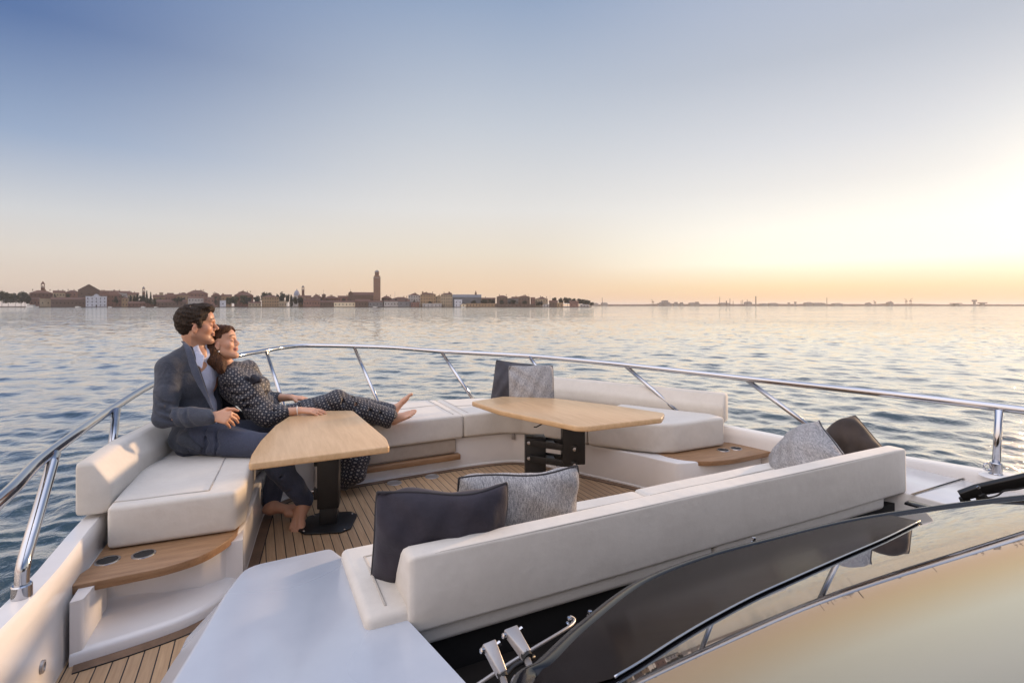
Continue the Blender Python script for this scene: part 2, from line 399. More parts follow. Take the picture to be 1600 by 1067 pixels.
def yacht():
    Y = thing('yacht', (1.35, 1.0, 0), 'white motor yacht seen from its foredeck with a planked lounge and steel bow rail', 'yacht')
    G, K, ST = M['gelcoat'], M['black_metal'], M['chrome']
    # hull and gunwale
    o0 = [tuple(v[:2]) for v in spline([(x, y, 0) for x, y in HULL], 6)]
    def loop(d, dz=None, z=None):
        q = inset(o0, d)
        return [(x, y, (Z(gunwale_h(yy))+dz) if z is None else z) for (x, y), (_, yy) in zip(q, o0)]
    m = MB(); m.loft([loop(.45, z=-.5), loop(.12, z=.9), loop(.0, -.10), loop(.0, -.015), loop(.012, 0.0), loop(.074, 0.0), loop(.084, -.012), loop(.086, -.07), loop(.09, z=FL-.05)], False, False)
    m.build('hull', G, Y, smooth=50)
    # lounge floor
    m = MB(); m.prism([(-.64, -.6), (2.9, -.6), (2.9, 4.0), (-.64, 4.0)], FL-.05, FL)
    m.build('lounge_floor', M['teak_floor'], Y, smooth=0)
    # bench base with its pale mouldings
    front = [(-.22, 2.66), (-.12, 2.72), (-.06, 2.84), (-.035, 2.95), (.03, 3.5), (.07, 3.68), (.16, 3.82), (.34, 3.895), (.7, 3.92), (1.5, 3.95), (1.86, 3.92), (2.02, 3.84), (2.15, 3.62), (2.46, 3.0), (2.55, 2.74), (2.64, 2.64), (2.95, 2.60), (3.36, 2.60)]
    back = [(3.36, 2.9), (3.2, 3.2), (2.9, 3.75), (2.57, 4.2), (2.25, 4.45), (1.8, 4.62), (1.2, 4.75), (.6, 4.8), (.25, 4.74), (-.15, 4.4), (-.42, 3.95), (-.54, 3.4), (-.58, 2.9), (-.60, 2.66)]
    ff = [tuple(v[:2]) for v in spline([(*p, 0) for p in front], 5)]
    m = MB(); n = len(ff)
    m.prism(ff+back, FL-.02, Z(1.078)); m.build('bench_base', G, Y, smooth=40, bevel=(.012, 3))
    # rim moulding where the base meets the floor
    m = MB()
    rim = [v for v in spline([(*p, FL) for p in front], 5)]
    m.loft([[(v.x+a, v.y+b, v.z+h) for v in rim] for a, b, h in ((0, -.012, .001), (0, -.012, .012), (0, 0, .016))], False, False)
    m.build('floor_rim', M['gelcoat'], Y)
    # port console with its moulded niche under the drinks shelf
    m = MB()
    fr = [(-.612, 2.405), (-.42, 2.44), (-.25, 2.49), (-.14, 2.58), (-.08, 2.70), (-.05, 2.86)]
    bk = [(-.612, 2.66), (-.42, 2.67), (-.27, 2.69), (-.19, 2.72), (-.11, 2.78), (-.055, 2.88)]
    fs = spline([(*p, 0) for p in fr], 6); bs = spline([(*p, 0) for p in bk], 6)
    prof = [(0, 0), (0.0, .030), (.03, .043), (.12, .049), (.65, .068), (.92, .082), (1.0, .112), (1.0, .232)]
    m.loft([[(f.x*(1-t)+b.x*t, f.y*(1-t)+b.y*t, FL+z) for f, b in zip(fs, bs)] for t, z in prof], False, False)
    m.prism(round_poly([(-.612, 2.412), (-.575, 2.42), (-.545, 2.66), (-.612, 2.66)], [0, .012, .03, 0]), FL, FL+.232)
    m.prism([(-.64, 2.68), (-.055, 2.72), (-.055, 2.9), (-.64, 2.9)], FL, FL+.225)
    m.build('console_niche', G, Y, smooth=50)
    # drinks shelves
    def shelf(out, cups, rad):
        m = MB(); m.prism(round_poly(out, rad, 6), Z(1.108), Z(1.072))
        s = m.build('drinks_shelf', M['teak'], Y, smooth=40, bevel=(.008, 3))
        for x, y in cups:
            c = MB(); c.lathe((x, y, Z(1.072)), [(.0, .001), (.037, .001), (.0375, .003), (.041, .0035), (.045, .0025), (.046, .0)], 28)
            q = c.build('cup_holder', M['chrome'], s)
            c = MB(); c.lathe((x, y, Z(1.072)), [(.0, .001), (.0362, .001), (.0362, .0022), (.0, .0022)], 28); c.build('cup_well', M['black_matte'], q)
    shelf([(-.672, 2.515), (-.33, 2.525), (-.20, 2.575), (-.085, 2.73), (-.06, 2.95), (-.60, 2.98), (-.612, 2.66)], [(P(168, 875.5, 1.072).x, P(168, 875.5, 1.072).y), (P(224.5, 865.5, 1.072).x, P(224.5, 865.5, 1.072).y)], [.01, .1, .12, .08, .02, .02, .01])
    a, b = P(1130, 703, 1.072), P(1150, 700.5, 1.072)
    shelf([(3.42, 2.545), (2.97, 2.535), (2.78, 2.58), (2.66, 2.69), (2.62, 2.8), (2.62, 3.0), (3.2, 3.05), (3.33, 2.85)], [(a.x, a.y), (b.x, b.y)], [.01, .1, .08, .08, .04, .02, .02, .01])
    # the step at the bow: teak tread
    m = MB(); m.prism([(.38, 3.86), (1.475, 3.893), (1.475, 3.98), (.38, 3.95)], Z(1.236), Z(1.193)); m.build('bow_step', M['teak'], Y, bevel=(.006, 2))
    # floor margin boards
    def margin(path, w, mat):
        a = [Vector((x, y, 0)) for x, y in path]; a = spline(a, 5); q = inset([tuple(v) for v in a], w)
        m = MB(); z0, z1 = FL+.0005, FL+.003
        m.loft([[(v.x, v.y, z0) for v in a], [(v.x, v.y, z1) for v in a], [(x, y, z1) for x, y in q], [(x, y, z0) for x, y in q]], False, False)
        m.build('margin_board', mat, Y, smooth=0)
        q2 = inset([tuple(v) for v in a], w+.004); m = MB()
        m.loft([[(x, y, z0) for x, y in q], [(x, y, z1+.0006) for x, y in q], [(x, y, z1+.0006) for x, y in q2], [(x, y, z0) for x, y in q2]], False, False)
        m.build('caulk_line', M['rubber'], Y, smooth=0)
    margin([(-.60, 2.408), (-.42, 2.438), (-.25, 2.488), (-.14, 2.578), (-.078, 2.70), (-.048, 2.86), (.03, 3.5), (.07, 3.68), (.16, 3.80), (.34, 3.885)], .052, M['teak_trim'])
    margin([(.36, 3.885), (.7, 3.908), (1.5, 3.938), (1.85, 3.908), (2.005, 3.83), (2.135, 3.62), (2.445, 3.0), (2.535, 2.74)], .05, M['teak_trim'])
    # floor lamps
    for px, py in ((616, 754.5), (675, 744.5)):
        c = P(px, py, 1.32); m = MB(); m.lathe((c.x, c.y, FL), [(0, .003), (.038, .003), (.041, .0055), (.052, .0045), (.055, .0)], 28)
        m.build('floor_lamp', M['steel_brushed'], Y)
    # moulded pod beside the aft sofa
    m = MB()
    top = [(-.03, 2.045), (.25, 2.055), (.285, 1.95), (.40, 1.46), (.47, 1.1), (.60, .3), (.66, -.6), (-.40, -.6), (-.30, .6), (-.235, 1.3), (-.15, 1.63), (-.085, 1.9)]
    t1 = round_poly(top, [.05, .02, 0, 0, 0, 0, 0, 0, .2, .2, .1, .08], 4)
    cxm = Vector((.15, 1.0))
    def off(pts, dl, df):
        r_ = []
        for x, y in pts:
            if x < .05: x -= dl*(1 if y < 1.95 else .6)
            if y > 1.9: y += df
            r_.append((x, y))
        return r_
    zt = Z(.915)
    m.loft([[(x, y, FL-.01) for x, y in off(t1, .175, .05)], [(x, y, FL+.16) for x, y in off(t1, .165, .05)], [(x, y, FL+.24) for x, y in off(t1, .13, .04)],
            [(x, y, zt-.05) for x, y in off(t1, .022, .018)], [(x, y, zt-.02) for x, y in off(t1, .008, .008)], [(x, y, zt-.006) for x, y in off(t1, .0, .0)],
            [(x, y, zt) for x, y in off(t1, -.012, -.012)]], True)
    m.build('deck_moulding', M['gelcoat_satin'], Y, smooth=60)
    # sofa base and the dark recess before the windscreen
    m = MB(); m.prism([(.30, 1.56), (2.85, 1.56), (2.62, 1.93), (.29, 1.93)], FL, Z(1.014)); m.build('sofa_base', G, Y, bevel=(.01, 2))
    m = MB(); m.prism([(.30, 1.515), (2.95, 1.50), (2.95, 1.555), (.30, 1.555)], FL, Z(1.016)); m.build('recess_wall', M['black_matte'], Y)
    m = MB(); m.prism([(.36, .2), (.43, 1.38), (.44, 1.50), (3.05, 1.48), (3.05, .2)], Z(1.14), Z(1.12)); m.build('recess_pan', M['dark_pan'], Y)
    # starboard side deck with hatch
    zd = Z(.955)
    m = MB(); m.prism([(2.74, 2.0), (2.72, 1.93), (2.98, 1.44), (3.06, .3), (3.06, -.8), (3.58, -.8), (3.53, .6), (3.48, 1.6), (3.45, 2.0)], FL, zd); m.build('side_deck', G, Y, bevel=(.008, 2))
    a, b = P(1424, 773, .952), P(1512, 746, .952)
    m = MB(); t = (b-a).normalized(); w = Vector((t.y, -t.x, 0))*.006
    m.add([a-w+UP*.003, b-w+UP*.003, b+w+UP*.003, a+w+UP*.003], [[0, 1, 2, 3]]); m.build('hatch_seam', M['rubber'], Y, smooth=0)
    a, b = P(1416, 783, .945), P(1466, 796, .945); t = (b-a).normalized(); w = Vector((-t.y, t.x, 0))*.03
    m = MB(); m.prism([tuple((a+w)[:2]), tuple((b+w)[:2]), tuple((b-w)[:2]), tuple((a-w)[:2])], zd, zd+.012); m.build('deck_vent', M['black_gloss'], Y, bevel=(.004, 2))
    # latches under the cushions
    for px, py, h in ((802, 681, 1.10), (1041, 714, 1.10), (406, 775, 1.16)):
        c = P(px, py, h); big = px == 406
        m = MB(); m.box(c-AWAY*.012, (.014, .008, .05 if big else .026), Matrix.Rotation(-YAW, 3, 'Z')); m.build('locker_latch', M['chrome'] if big else M['steel_brushed'], Y, bevel=(.004, 2))
    # bulwark lamp
    c = P(88, 1036, 1.19); c.x = -.634; m = MB(); m.lathe(c, [(0, .004), (.012, .004), (.013, .009), (.02, .008), (.021, 0)], 20, Vector((1, .02, 0))); m.build('bulwark_lamp', M['steel_brushed'], Y)
    rail(Y); screen(Y)
    return Y
def rail(Y):
    ST = M['chrome']
    pts = [(-.66, -.9, Z(.62)), (-.68, .6, Z(.60)), (-.69, 1.4, Z(.595)), P(0, 782, .59), P(60, 722, .59), P(120, 677, .585), P(178, 637, .575), P(238, 601, .535), PD(300, 577, 4.15), PD(368, 556.5, 4.79), PD(416, 547.5, 5.17), PD(446, 542.5, 5.46), PD(479, 540, 5.62), PD(551, 541, 5.64), PD(620, 543.6, 5.60), PD(690, 549, 5.36),
           PD(775, 553.5, 5.25), PD(860, 559, 5.05), PD(1000, 573, 4.52), PD(1170, 592, 3.93), PD(1400, 617, 3.13), PD(1600, 641, 2.66), (3.52, .5, Z(.52)), (3.55, -.9, Z(.50))]
    rl = MB().tube(spline(pts, 7), .0215, 14).build('bow_rail', ST, Y, smooth=180)
    posts = [[PD(34, 938, 1.665), PD(34.5, 900, 1.67), PD(37, 880, 1.68), PD(45, 850, 1.72), PD(58, 806, 1.80), PD(86, 709, 2.065)],
             [(-.655, 3.12, Z(.955)), PD(182, 640, 2.85)],
             [PD(446, 640, 4.60), PD(416.5, 550, 5.17)], [PD(592, 631, 4.93), PD(553.5, 543, 5.64)], [PD(741, 627, 4.98), PD(690.5, 551, 5.36)],
             [PD(850, 590, 4.95), PD(828, 558, 5.13)], [PD(1075, 657, 4.18), PD(978, 572, 4.6)], [PD(1302, 694, 3.52), PD(1168, 594, 3.94)], [PD(1556, 738, 2.725), PD(1561, 640, 2.725)]]
    for i, p in enumerate(posts):
        q = spline(p, 6) if len(p) > 2 else p
        s = MB().tube(q, .0195 if i in (0, 1) else .0175, 12).build('stanchion', ST, Y, smooth=180)
        if i in (0, 8):
            b = p[0]; c = MB(); c.lathe(Vector(b)-UP*.012, [(0, 0), (.031, 0), (.031, .008), (.027, .011), (.027, .062), (.024, .066), (.0, .066)], 24); c.build('stanchion_socket', ST, s)
            if i == 8:
                c = MB(); c.tube([Vector(b)-RIGHT*.045+UP*.03+Vector((0, 0, 0))+(-RIGHT*math.cos(k*.5236)+UP*math.sin(k*.5236))*.019 for k in range(13)], .0045, 8, False)
                c.build('lashing_eye', ST, s)
    m = MB(); c = Vector(posts[8][0]); m.lathe(c-UP*.02, [(0, 0), (.07, 0), (.05, .012), (0, .012)], 20); m.build('stanchion_plate', M['gelcoat'], Y)
def on_screen(px, py):                               # where a sight line meets the glass
    l = (px-CX)/F; y1 = cy-sy*l; x1 = sy+cy*l; k = (py-HY)/F; d = (SCRH-SLOPE*1.21)/(k-SLOPE*y1) if False else None
    lo_, hi_ = .3, 4.0
    for _ in range(50):
        d = (lo_+hi_)/2; p = PD(px, py, d)
        if p.z > screen_z(p.x, p.y): lo_ = d
        else: hi_ = d
    return (p.x, p.y)
SCRH = .80; SLOPE = .40
def screen_z(x, y): return Z(SCRH)+SLOPE*(1.21-y)-.016*((x-1.35)/1.0)**2
SCR = [(-.02, -.7), (.08, .0), (.20, .38)]+[on_screen(*q) for q in ((812, 1076), (850, 1040), (910, 982), (1000, 914), (1100, 874), (1200, 847), (1320, 818), (1450, 797), (1600, 779))]+[(2.45, .45), (2.62, .0), (2.72, -.7)]
OVERLAY_EDGE = None
def screen(Y):
    global OVERLAY_EDGE
    OVERLAY_EDGE = [on_screen(*q) for q in ((960, 1066), (1000, 1042), (1060, 1003), (1114, 971), (1180, 936), (1246, 906), (1320, 873), (1384, 845), (1438, 818))]
    fr = [Vector((v.x, v.y, screen_z(v.x, v.y))) for v in spline([(x, y, 0) for x, y in SCR], 8)]
    n = len(fr)
    # coaming the glass stands on
    m = MB(); out = inset([tuple(v) for v in fr], -.012)
    m.loft([[(x, y, Z(1.13)) for x, y in out], [(x, y, v.z-.045) for (x, y), v in zip(out, fr)], [(v.x, v.y, v.z-.03) for v in fr]], False, False)
    w = m.build('windscreen', M['black_matte'], Y, smooth=50)
    # glossy bead along the lower edge
    prof = [(.018, -.035), (.022, -.012), (.018, .003), (.008, .009), (-.006, .009), (-.020, .004), (-.026, -.004)]
    m = MB(); loops = []
    for a, b in prof:
        q = inset([tuple(v) for v in fr], -a); loops.append([(x, y, screen_z(x, y)+b+.004) for x, y in q])
    m.loft(loops, False, False); m.build('screen_bead', M['black_gloss'], w, smooth=60)
    # curved glass rising aft
    ins = inset([tuple(v) for v in fr], .03); V = []; nv = 26
    half = n//2
    for k in range(nv+1):
        t = k/nv
        for i in range(half+1):
            (xa, ya), (xb, yb) = ins[i], ins[n-1-i]
            x = xa+(xb-xa)*t; y = ya+(yb-ya)*t
            V.append((x, y, screen_z(x, y)+.004))
    f = [[k*(half+1)+i, (k+1)*(half+1)+i, (k+1)*(half+1)+i+1, k*(half+1)+i+1] for k in range(nv) for i in range(half)]
    obj('glass_pane', V, f, M['windscreen_glass'], w, smooth=180)
    # dark satin panel added over the lower glass, in place of its sofa reflection
    line = spline([(x, y, 0) for x, y in OVERLAY_EDGE], 8); m = MB(); lo, hi = [], []
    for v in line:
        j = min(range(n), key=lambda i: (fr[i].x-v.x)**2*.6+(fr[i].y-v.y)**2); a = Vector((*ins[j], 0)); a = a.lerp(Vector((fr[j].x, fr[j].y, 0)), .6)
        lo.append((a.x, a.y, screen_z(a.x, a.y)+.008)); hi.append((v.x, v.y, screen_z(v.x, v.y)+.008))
    m.loft([lo, hi, [(x, y, z-.003) for x, y, z in hi]], False, False); m.build('screen_overlay', M['overlay_satin'], w, smooth=50); MB().tube([Vector(v)+UP*.001 for v in hi], .0022, 6).build('overlay_glint', M['chrome'], w, smooth=180)  # chrome line added for the highlight along the panel edge
    # wipers
    def wiper(pts, hw, label=None, dark=False):
        a, b, c = [Vector(p) for p in pts]
        mat = M['black_metal'] if dark else M['steel_brushed']
        m = MB(); d = (b-a).normalized(); s = d.cross(UP).normalized(); u = s.cross(d)
        m.loft([[a+s*i*hw+u*j*.008 for i, j in ((-1, -1), (1, -1), (1, 1), (-1, 1))], [b+s*i*hw*.55+u*j*.012 for i, j in ((-1, -1), (1, -1), (1, 1), (-1, 1))]])
        o = m.build('wiper_arm', mat, Y, bevel=(.003, 2))
        MB().tube([b-d*.01, c], hw*.42, 12).build('wiper_rod', mat, o, smooth=180)
        MB().tube([b-d*.006, b+d*.006], hw*.66, 14).build('wiper_collar', M['rubber'], o, smooth=50)
        for k in (-1, 1): MB().lathe(a+d*.012+s*hw*k*.8, [(0, 0), (.006, 0), (.006, .012*1), (0, .014)], 8, s*k+UP*.3).build('bolt', M['chrome'], o)
    wiper([PD(763, 1004, 1.17), PD(785, 1054, 1.12), PD(812, 1140, 1.02)], .017)
    wiper([PD(797, 983, 1.19), PD(823, 1024, 1.13), PD(862, 1130, 1.02)], .018)
    # washer hoses and nozzles
    m = MB(); m.tube(spline([PD(730, 1080, 1.2), PD(790, 1040, 1.24), PD(830, 1015, 1.28), PD(880, 985, 1.36), PD(895, 974, 1.40), PD(897, 967, 1.42), PD(891, 963, 1.42)], 6), .0045, 8)
    m.build('washer_hose', M['steel_brushed'], Y, smooth=180)
    m = MB(); m.tube(spline([PD(770, 1090, 1.14), PD(800, 1044, 1.2), PD(835, 1026, 1.24)], 6), .006, 8); m.build('washer_hose', M['black_metal'], Y, smooth=180)
    for px, py, d in ((890, 968, 1.42), (922, 958, 1.48), (1178, 843, 1.75)):
        c = PD(px, py, d); m = MB(); m.lathe(c-UP*.012, [(0, 0), (.010, 0), (.010, .005), (.005, .007), (.005, .014), (.007, .015), (.006, .02), (0, .021)], 12); m.build('washer_nozzle', M['chrome'], Y)
    # dark wiper on the right
    m = MB()
    def bar(p, q, w0, w1, t): 
        p, q = Vector(p), Vector(q); d = (q-p).normalized(); s = d.cross(AWAY).normalized(); u = s.cross(d)
        return MB().loft([[p+s*i*w0+u*j*t for i, j in ((-1, -1), (1, -1), (1, 1), (-1, 1))], [q+s*i*w1+u*j*t for i, j in ((-1, -1), (1, -1), (1, 1), (-1, 1))]])
    o = bar(PD(1524, 766, 1.98), PD(1680, 735, 1.80), .020, .030, .012).build('wiper_arm', K_(), Y, bevel=(.005, 2))
    bar(PD(1500, 774, 2.0), PD(1532, 765, 1.97), .016, .022, .013).build('wiper_hinge', K_(), o, bevel=(.004, 2))
    bar(PD(1505, 776, 2.0), PD(1512, 788, 2.0), .012, .016, .012).build('wiper_foot', K_(), o, bevel=(.003, 2))
    bar(PD(1530, 770, 1.97), PD(1540, 787, 1.97), .012, .020, .014).build('wiper_foot', K_(), o, bevel=(.003, 2))
    bar(PD(1506, 792, 1.98), PD(1680, 772, 1.80), .006, .007, .008).build('wiper_blade', M['rubber'], o)
    MB().tube(spline([PD(1540, 778, 1.95), PD(1558, 774, 1.92), PD(1570, 766, 1.9), PD(1590, 764, 1.88), PD(1640, 752, 1.82)], 5), .003, 8).build('wiper_hose', M['rubber'], o)
    pp = PD(1540, 785, 1.97); MB().tube([(pp.x, pp.y, Z(1.125)), pp], .013, 10).build('wiper_spindle', M['black_metal'], o)
    MB().lathe(PD(1528, 761, 1.955), [(0, 0), (.006, 0), (.006, .004), (0, .005)], 12, -AWAY).build('bolt', M['chrome'], o)
def K_(): return M['black_metal']

# ---------------------------------------------------------------- cushions
def pad(polys, z0, z1, rad, mat, name, label, cat, group=None, seams=(), lean=None, bulge=.006):
    # an upholstered pad: panels sewn edge to edge, each with a rounded edge and a slight crown
    bm = bmesh.new()
    for poly in polys:
        m = MB().prism(poly, z0, z1)
        b2 = bmesh.new()
        vs = [b2.verts.new(v) for v in m.v]; [b2.faces.new([vs[i] for i in q]) for q in m.f]
        bmesh.ops.recalc_face_normals(b2, faces=b2.faces)
        ee = [e for e in b2.edges if e.calc_face_angle(0) > .5]
        bmesh.ops.bevel(b2, geom=ee, offset=rad, segments=4, profile=.5, affect='EDGES', clamp_overlap=True)
        me = bpy.data.meshes.new('t'); b2.to_mesh(me); b2.free(); bm.from_mesh(me); bpy.data.meshes.remove(me)
    bmesh.ops.triangulate(bm, faces=[f for f in bm.faces if len(f.verts) > 4])
    for k in range(8):
        ee = [e for e in bm.edges if e.calc_length() > .09]
        if not ee: break
        bmesh.ops.subdivide_edges(bm, edges=ee, cuts=1, use_grid_fill=False)
        bmesh.ops.triangulate(bm, faces=[f for f in bm.faces if len(f.verts) > 4])
    c = Vector((sum(p[0] for q in polys for p in q)/sum(len(q) for q in polys), sum(p[1] for q in polys for p in q)/sum(len(q) for q in polys), z0))
    h = z1-z0
    for v in bm.verts:
        t = (v.co.z-z0)/h
        if lean: v.co.x += lean[0]*t; v.co.y += lean[1]*t
        x, y = v.co.x*6, v.co.y*6
        n = math.sin(x*1.3+y*.7)*math.sin(y*1.7-x*.4+1)+.6*math.sin(3.1*x+1.7)*math.sin(2.7*y)
        v.co.z += bulge*.35*n*max(t, 0)
        v.co -= c
    me = bpy.data.meshes.new(name); bm.to_mesh(me); bm.free(); me.materials.append(mat); me.shade_smooth()
    me.set_sharp_from_angle(angle=R(70))
    o = bpy.data.objects.new(name, me); C.objects.link(o); o.location = c
    for sm in seams:
        pts = []
        for a, b in zip(sm[:-1], sm[1:]): pts += [Vector((a[0]+(b[0]-a[0])*k/8, a[1]+(b[1]-a[1])*k/8, 0)) for k in range(8)]
        pts.append(Vector((*sm[-1], 0))); q = []
        for v in pts:
            x, y = v.x*6, v.y*6; n = math.sin(x*1.3+y*.7)*math.sin(y*1.7-x*.4+1)+.6*math.sin(3.1*x+1.7)*math.sin(2.7*y)
            q.append(Vector((v.x, v.y, z1+bulge*.35*n+.0004)))
        MB().tube(q, .0042, 6).build('seam', M['seam_cord'], o, smooth=180)
    return tag(o, label, cat, group)
def lean_bar(pts, prof, z0, name, label, group, seam=True, endr=.02):
    # a back rest swept along a floor path; prof = (inboard offset, height) section
    path = [Vector((*p, 0)) for p in pts]; c = path[len(path)//2].copy(); c.z = z0
    pr = round_poly(prof, endr, 4)
    loops = []
    n = len(path)
    ts = []
    fine = []
    for i in range(n-1):
        L = (path[i+1]-path[i]).length; k = max(1, int(L/.08))
        fine += [path[i].lerp(path[i+1], j/k) for j in range(k)]
    fine.append(path[-1]); N = len(fine)
    for i, p in enumerate(fine):
        t = (fine[min(i+1, N-1)]-fine[max(i-1, 0)]).normalized(); w = Vector((t.y, -t.x, 0))
        loops.append((p, t, w, 1.0))
    # rounded ends
    e0, e1 = loops[0], loops[-1]
    pre = [(e0[0], e0[1], e0[2], s, o) for s, o in ((.86, 0), (.955, .006), (1, .022))]
    post = [(e1[0], e1[1], e1[2], s, -o) for s, o in ((1, .022), (.955, .006), (.86, 0))]
    seq = pre+[(p, t, w, s, 0) for p, t, w, s in loops[1:-1]]+post
    mx = sum(a for a, b in pr)/len(pr); mz = sum(b for a, b in pr)/len(pr)
    ll = []
    for p, t, w, s, o in seq:
        q = p+t*o
        ll.append([q+w*(mx+(a-mx)*s)+UP*(z0+mz+(b-mz)*s+.0015*math.sin(q.x*5+q.y*4+a*9)) for a, b in pr])
    m = MB().loft(ll)
    me = bpy.data.meshes.new(name); me.from_pydata([v-c for v in m.v], [], m.f); me.update(); outward(me); me.materials.append(M['cream']); me.shade_smooth(); me.set_sharp_from_angle(angle=R(50))
    o = bpy.data.objects.new(name, me); C.objects.link(o); o.location = c
    tp = max(b for a, b in prof); ou = min(a for a, b in prof)
    ln = [p+w*(ou+.009)+UP*(z0+tp-.0035) for p, t, w, s in loops[1:-1]]; MB().tube(ln, .003, 6).build('seam', M['seam_cord'], o, smooth=180)
    return tag(o, label, 'cushion', group)
def cushions():
    g1, g2 = 'cream seat cushions of the lounge', 'cream back rests of the lounge'
    zb, zt = Z(1.068), Z(.88)
    # port bench: main panel and a front bolster
    pad([[(-.585, 2.80), (-.085, 2.765), (-.045, 2.86), (.0, 3.56), (-.55, 3.56)]], zb, zt, .022, M['cream'], 'seat_cushion',
        'cream seat cushion on the bench above the near teak shelf, the man sitting on it', 'cushion', g1, [[(-.57, 2.86), (-.20, 2.835)], [(-.20, 2.835), (-.15, 3.56)]])
    pad([[(-.55, 3.565), (.0, 3.565), (.04, 3.70), (.13, 3.82), (.40, 3.905), (.40, 4.72), (.2, 4.70), (-.15, 4.36), (-.42, 3.95)]], zb, zt, .022, M['cream'], 'seat_cushion',
        'cream corner seat cushion at the bow under the reclining woman', 'cushion', g1)
    pad([[(.405, 3.86), (1.50, 3.895), (1.50, 4.66), (1.2, 4.72), (.6, 4.76), (.405, 4.74)]], zb, zt, .022, M['cream'], 'seat_cushion',
        'cream bow seat cushion carrying the bare feet, above the teak step', 'cushion', g1, [[(.41, 4.33), (1.44, 4.36)], [(1.43, 3.94), (1.43, 4.62)]])
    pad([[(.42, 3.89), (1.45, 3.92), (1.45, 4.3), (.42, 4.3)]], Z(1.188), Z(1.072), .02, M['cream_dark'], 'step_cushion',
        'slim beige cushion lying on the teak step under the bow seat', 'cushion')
    pad([[(1.507, 3.905), (1.83, 3.885), (1.99, 3.80), (2.10, 3.62), (2.26, 3.28), (2.83, 3.60), (2.52, 4.18), (2.22, 4.42), (1.8, 4.58), (1.507, 4.63)]], zb, zt, .022, M['cream'], 'seat_cushion',
        'cream corner seat cushion behind the far table, two cushions leaning on its back rest', 'cushion', g1, [[(1.56, 3.95), (1.56, 4.58)], [(1.56, 4.26), (2.2, 4.15)]])
    pad([[(2.265, 3.27), (2.49, 2.98), (2.60, 2.86), (2.70, 2.81), (3.21, 2.80), (3.21, 2.95), (2.835, 3.59)]], zb, Z(.85), .026, M['cream'], 'seat_cushion',
        'thick cream seat cushion beside the far teak shelf with two cup holders', 'cushion', g1)
    # aft sofa
    zs = Z(1.012)
    pad([[(.275, 1.480), (1.62, 1.468), (1.62, 1.955), (.275, 1.955)]], zs, zt, .022, M['cream'], 'seat_cushion',
        'cream sofa seat cushion beside the white moulding, holding the dark plum cushion', 'cushion', g1, [[(.34, 1.52), (.34, 1.85)], [(.34, 1.85), (1.60, 1.85)]])
    pad([[(1.625, 1.468), (2.80, 1.466), (2.80, 1.80), (2.62, 1.965), (1.625, 1.965)]], zs, zt, .022, M['cream'], 'seat_cushion',
        'cream sofa seat cushion at the far end, under the grey and brown cushions', 'cushion', g1, [[(1.64, 1.855), (2.68, 1.86)]])
    # back rests: (offset to the inboard side, height)
    # path direction chosen so that inboard is on the right-hand side of travel
    lean_bar([(2.985, 1.462), (2.0, 1.464), (.395, 1.466)], [(-.004, 0), (.195, 0), (.19, .06), (.085, .224), (.0, .224)], Z(.955), 'back_rest',
             'long cream back rest of the sofa in front of the windscreen', g2, endr=[.012, .012, .04, .018, .012])
    lean_bar([(-.70, 2.90), (-.66, 3.35), (-.535, 3.86)], [(-.02, 0), (.10, 0), (.115, .05), (.115, .135), (.05, .237), (-.02, .237)], Z(.94), 'back_rest',
             'sunlit cream back rest behind the man, beside the near rail', g2, endr=[.02, .02, .03, .025, .02, .015])
    lean_bar([(2.60, 4.40), (2.85, 3.98), (3.39, 2.93)], [(-.01, 0), (.11, 0), (.13, .05), (.13, .13), (.07, .225), (-.01, .225)], Z(.925), 'back_rest',
             'cream back rest along the far rail behind the far table', g2, endr=[.02, .02, .03, .025, .02, .015])
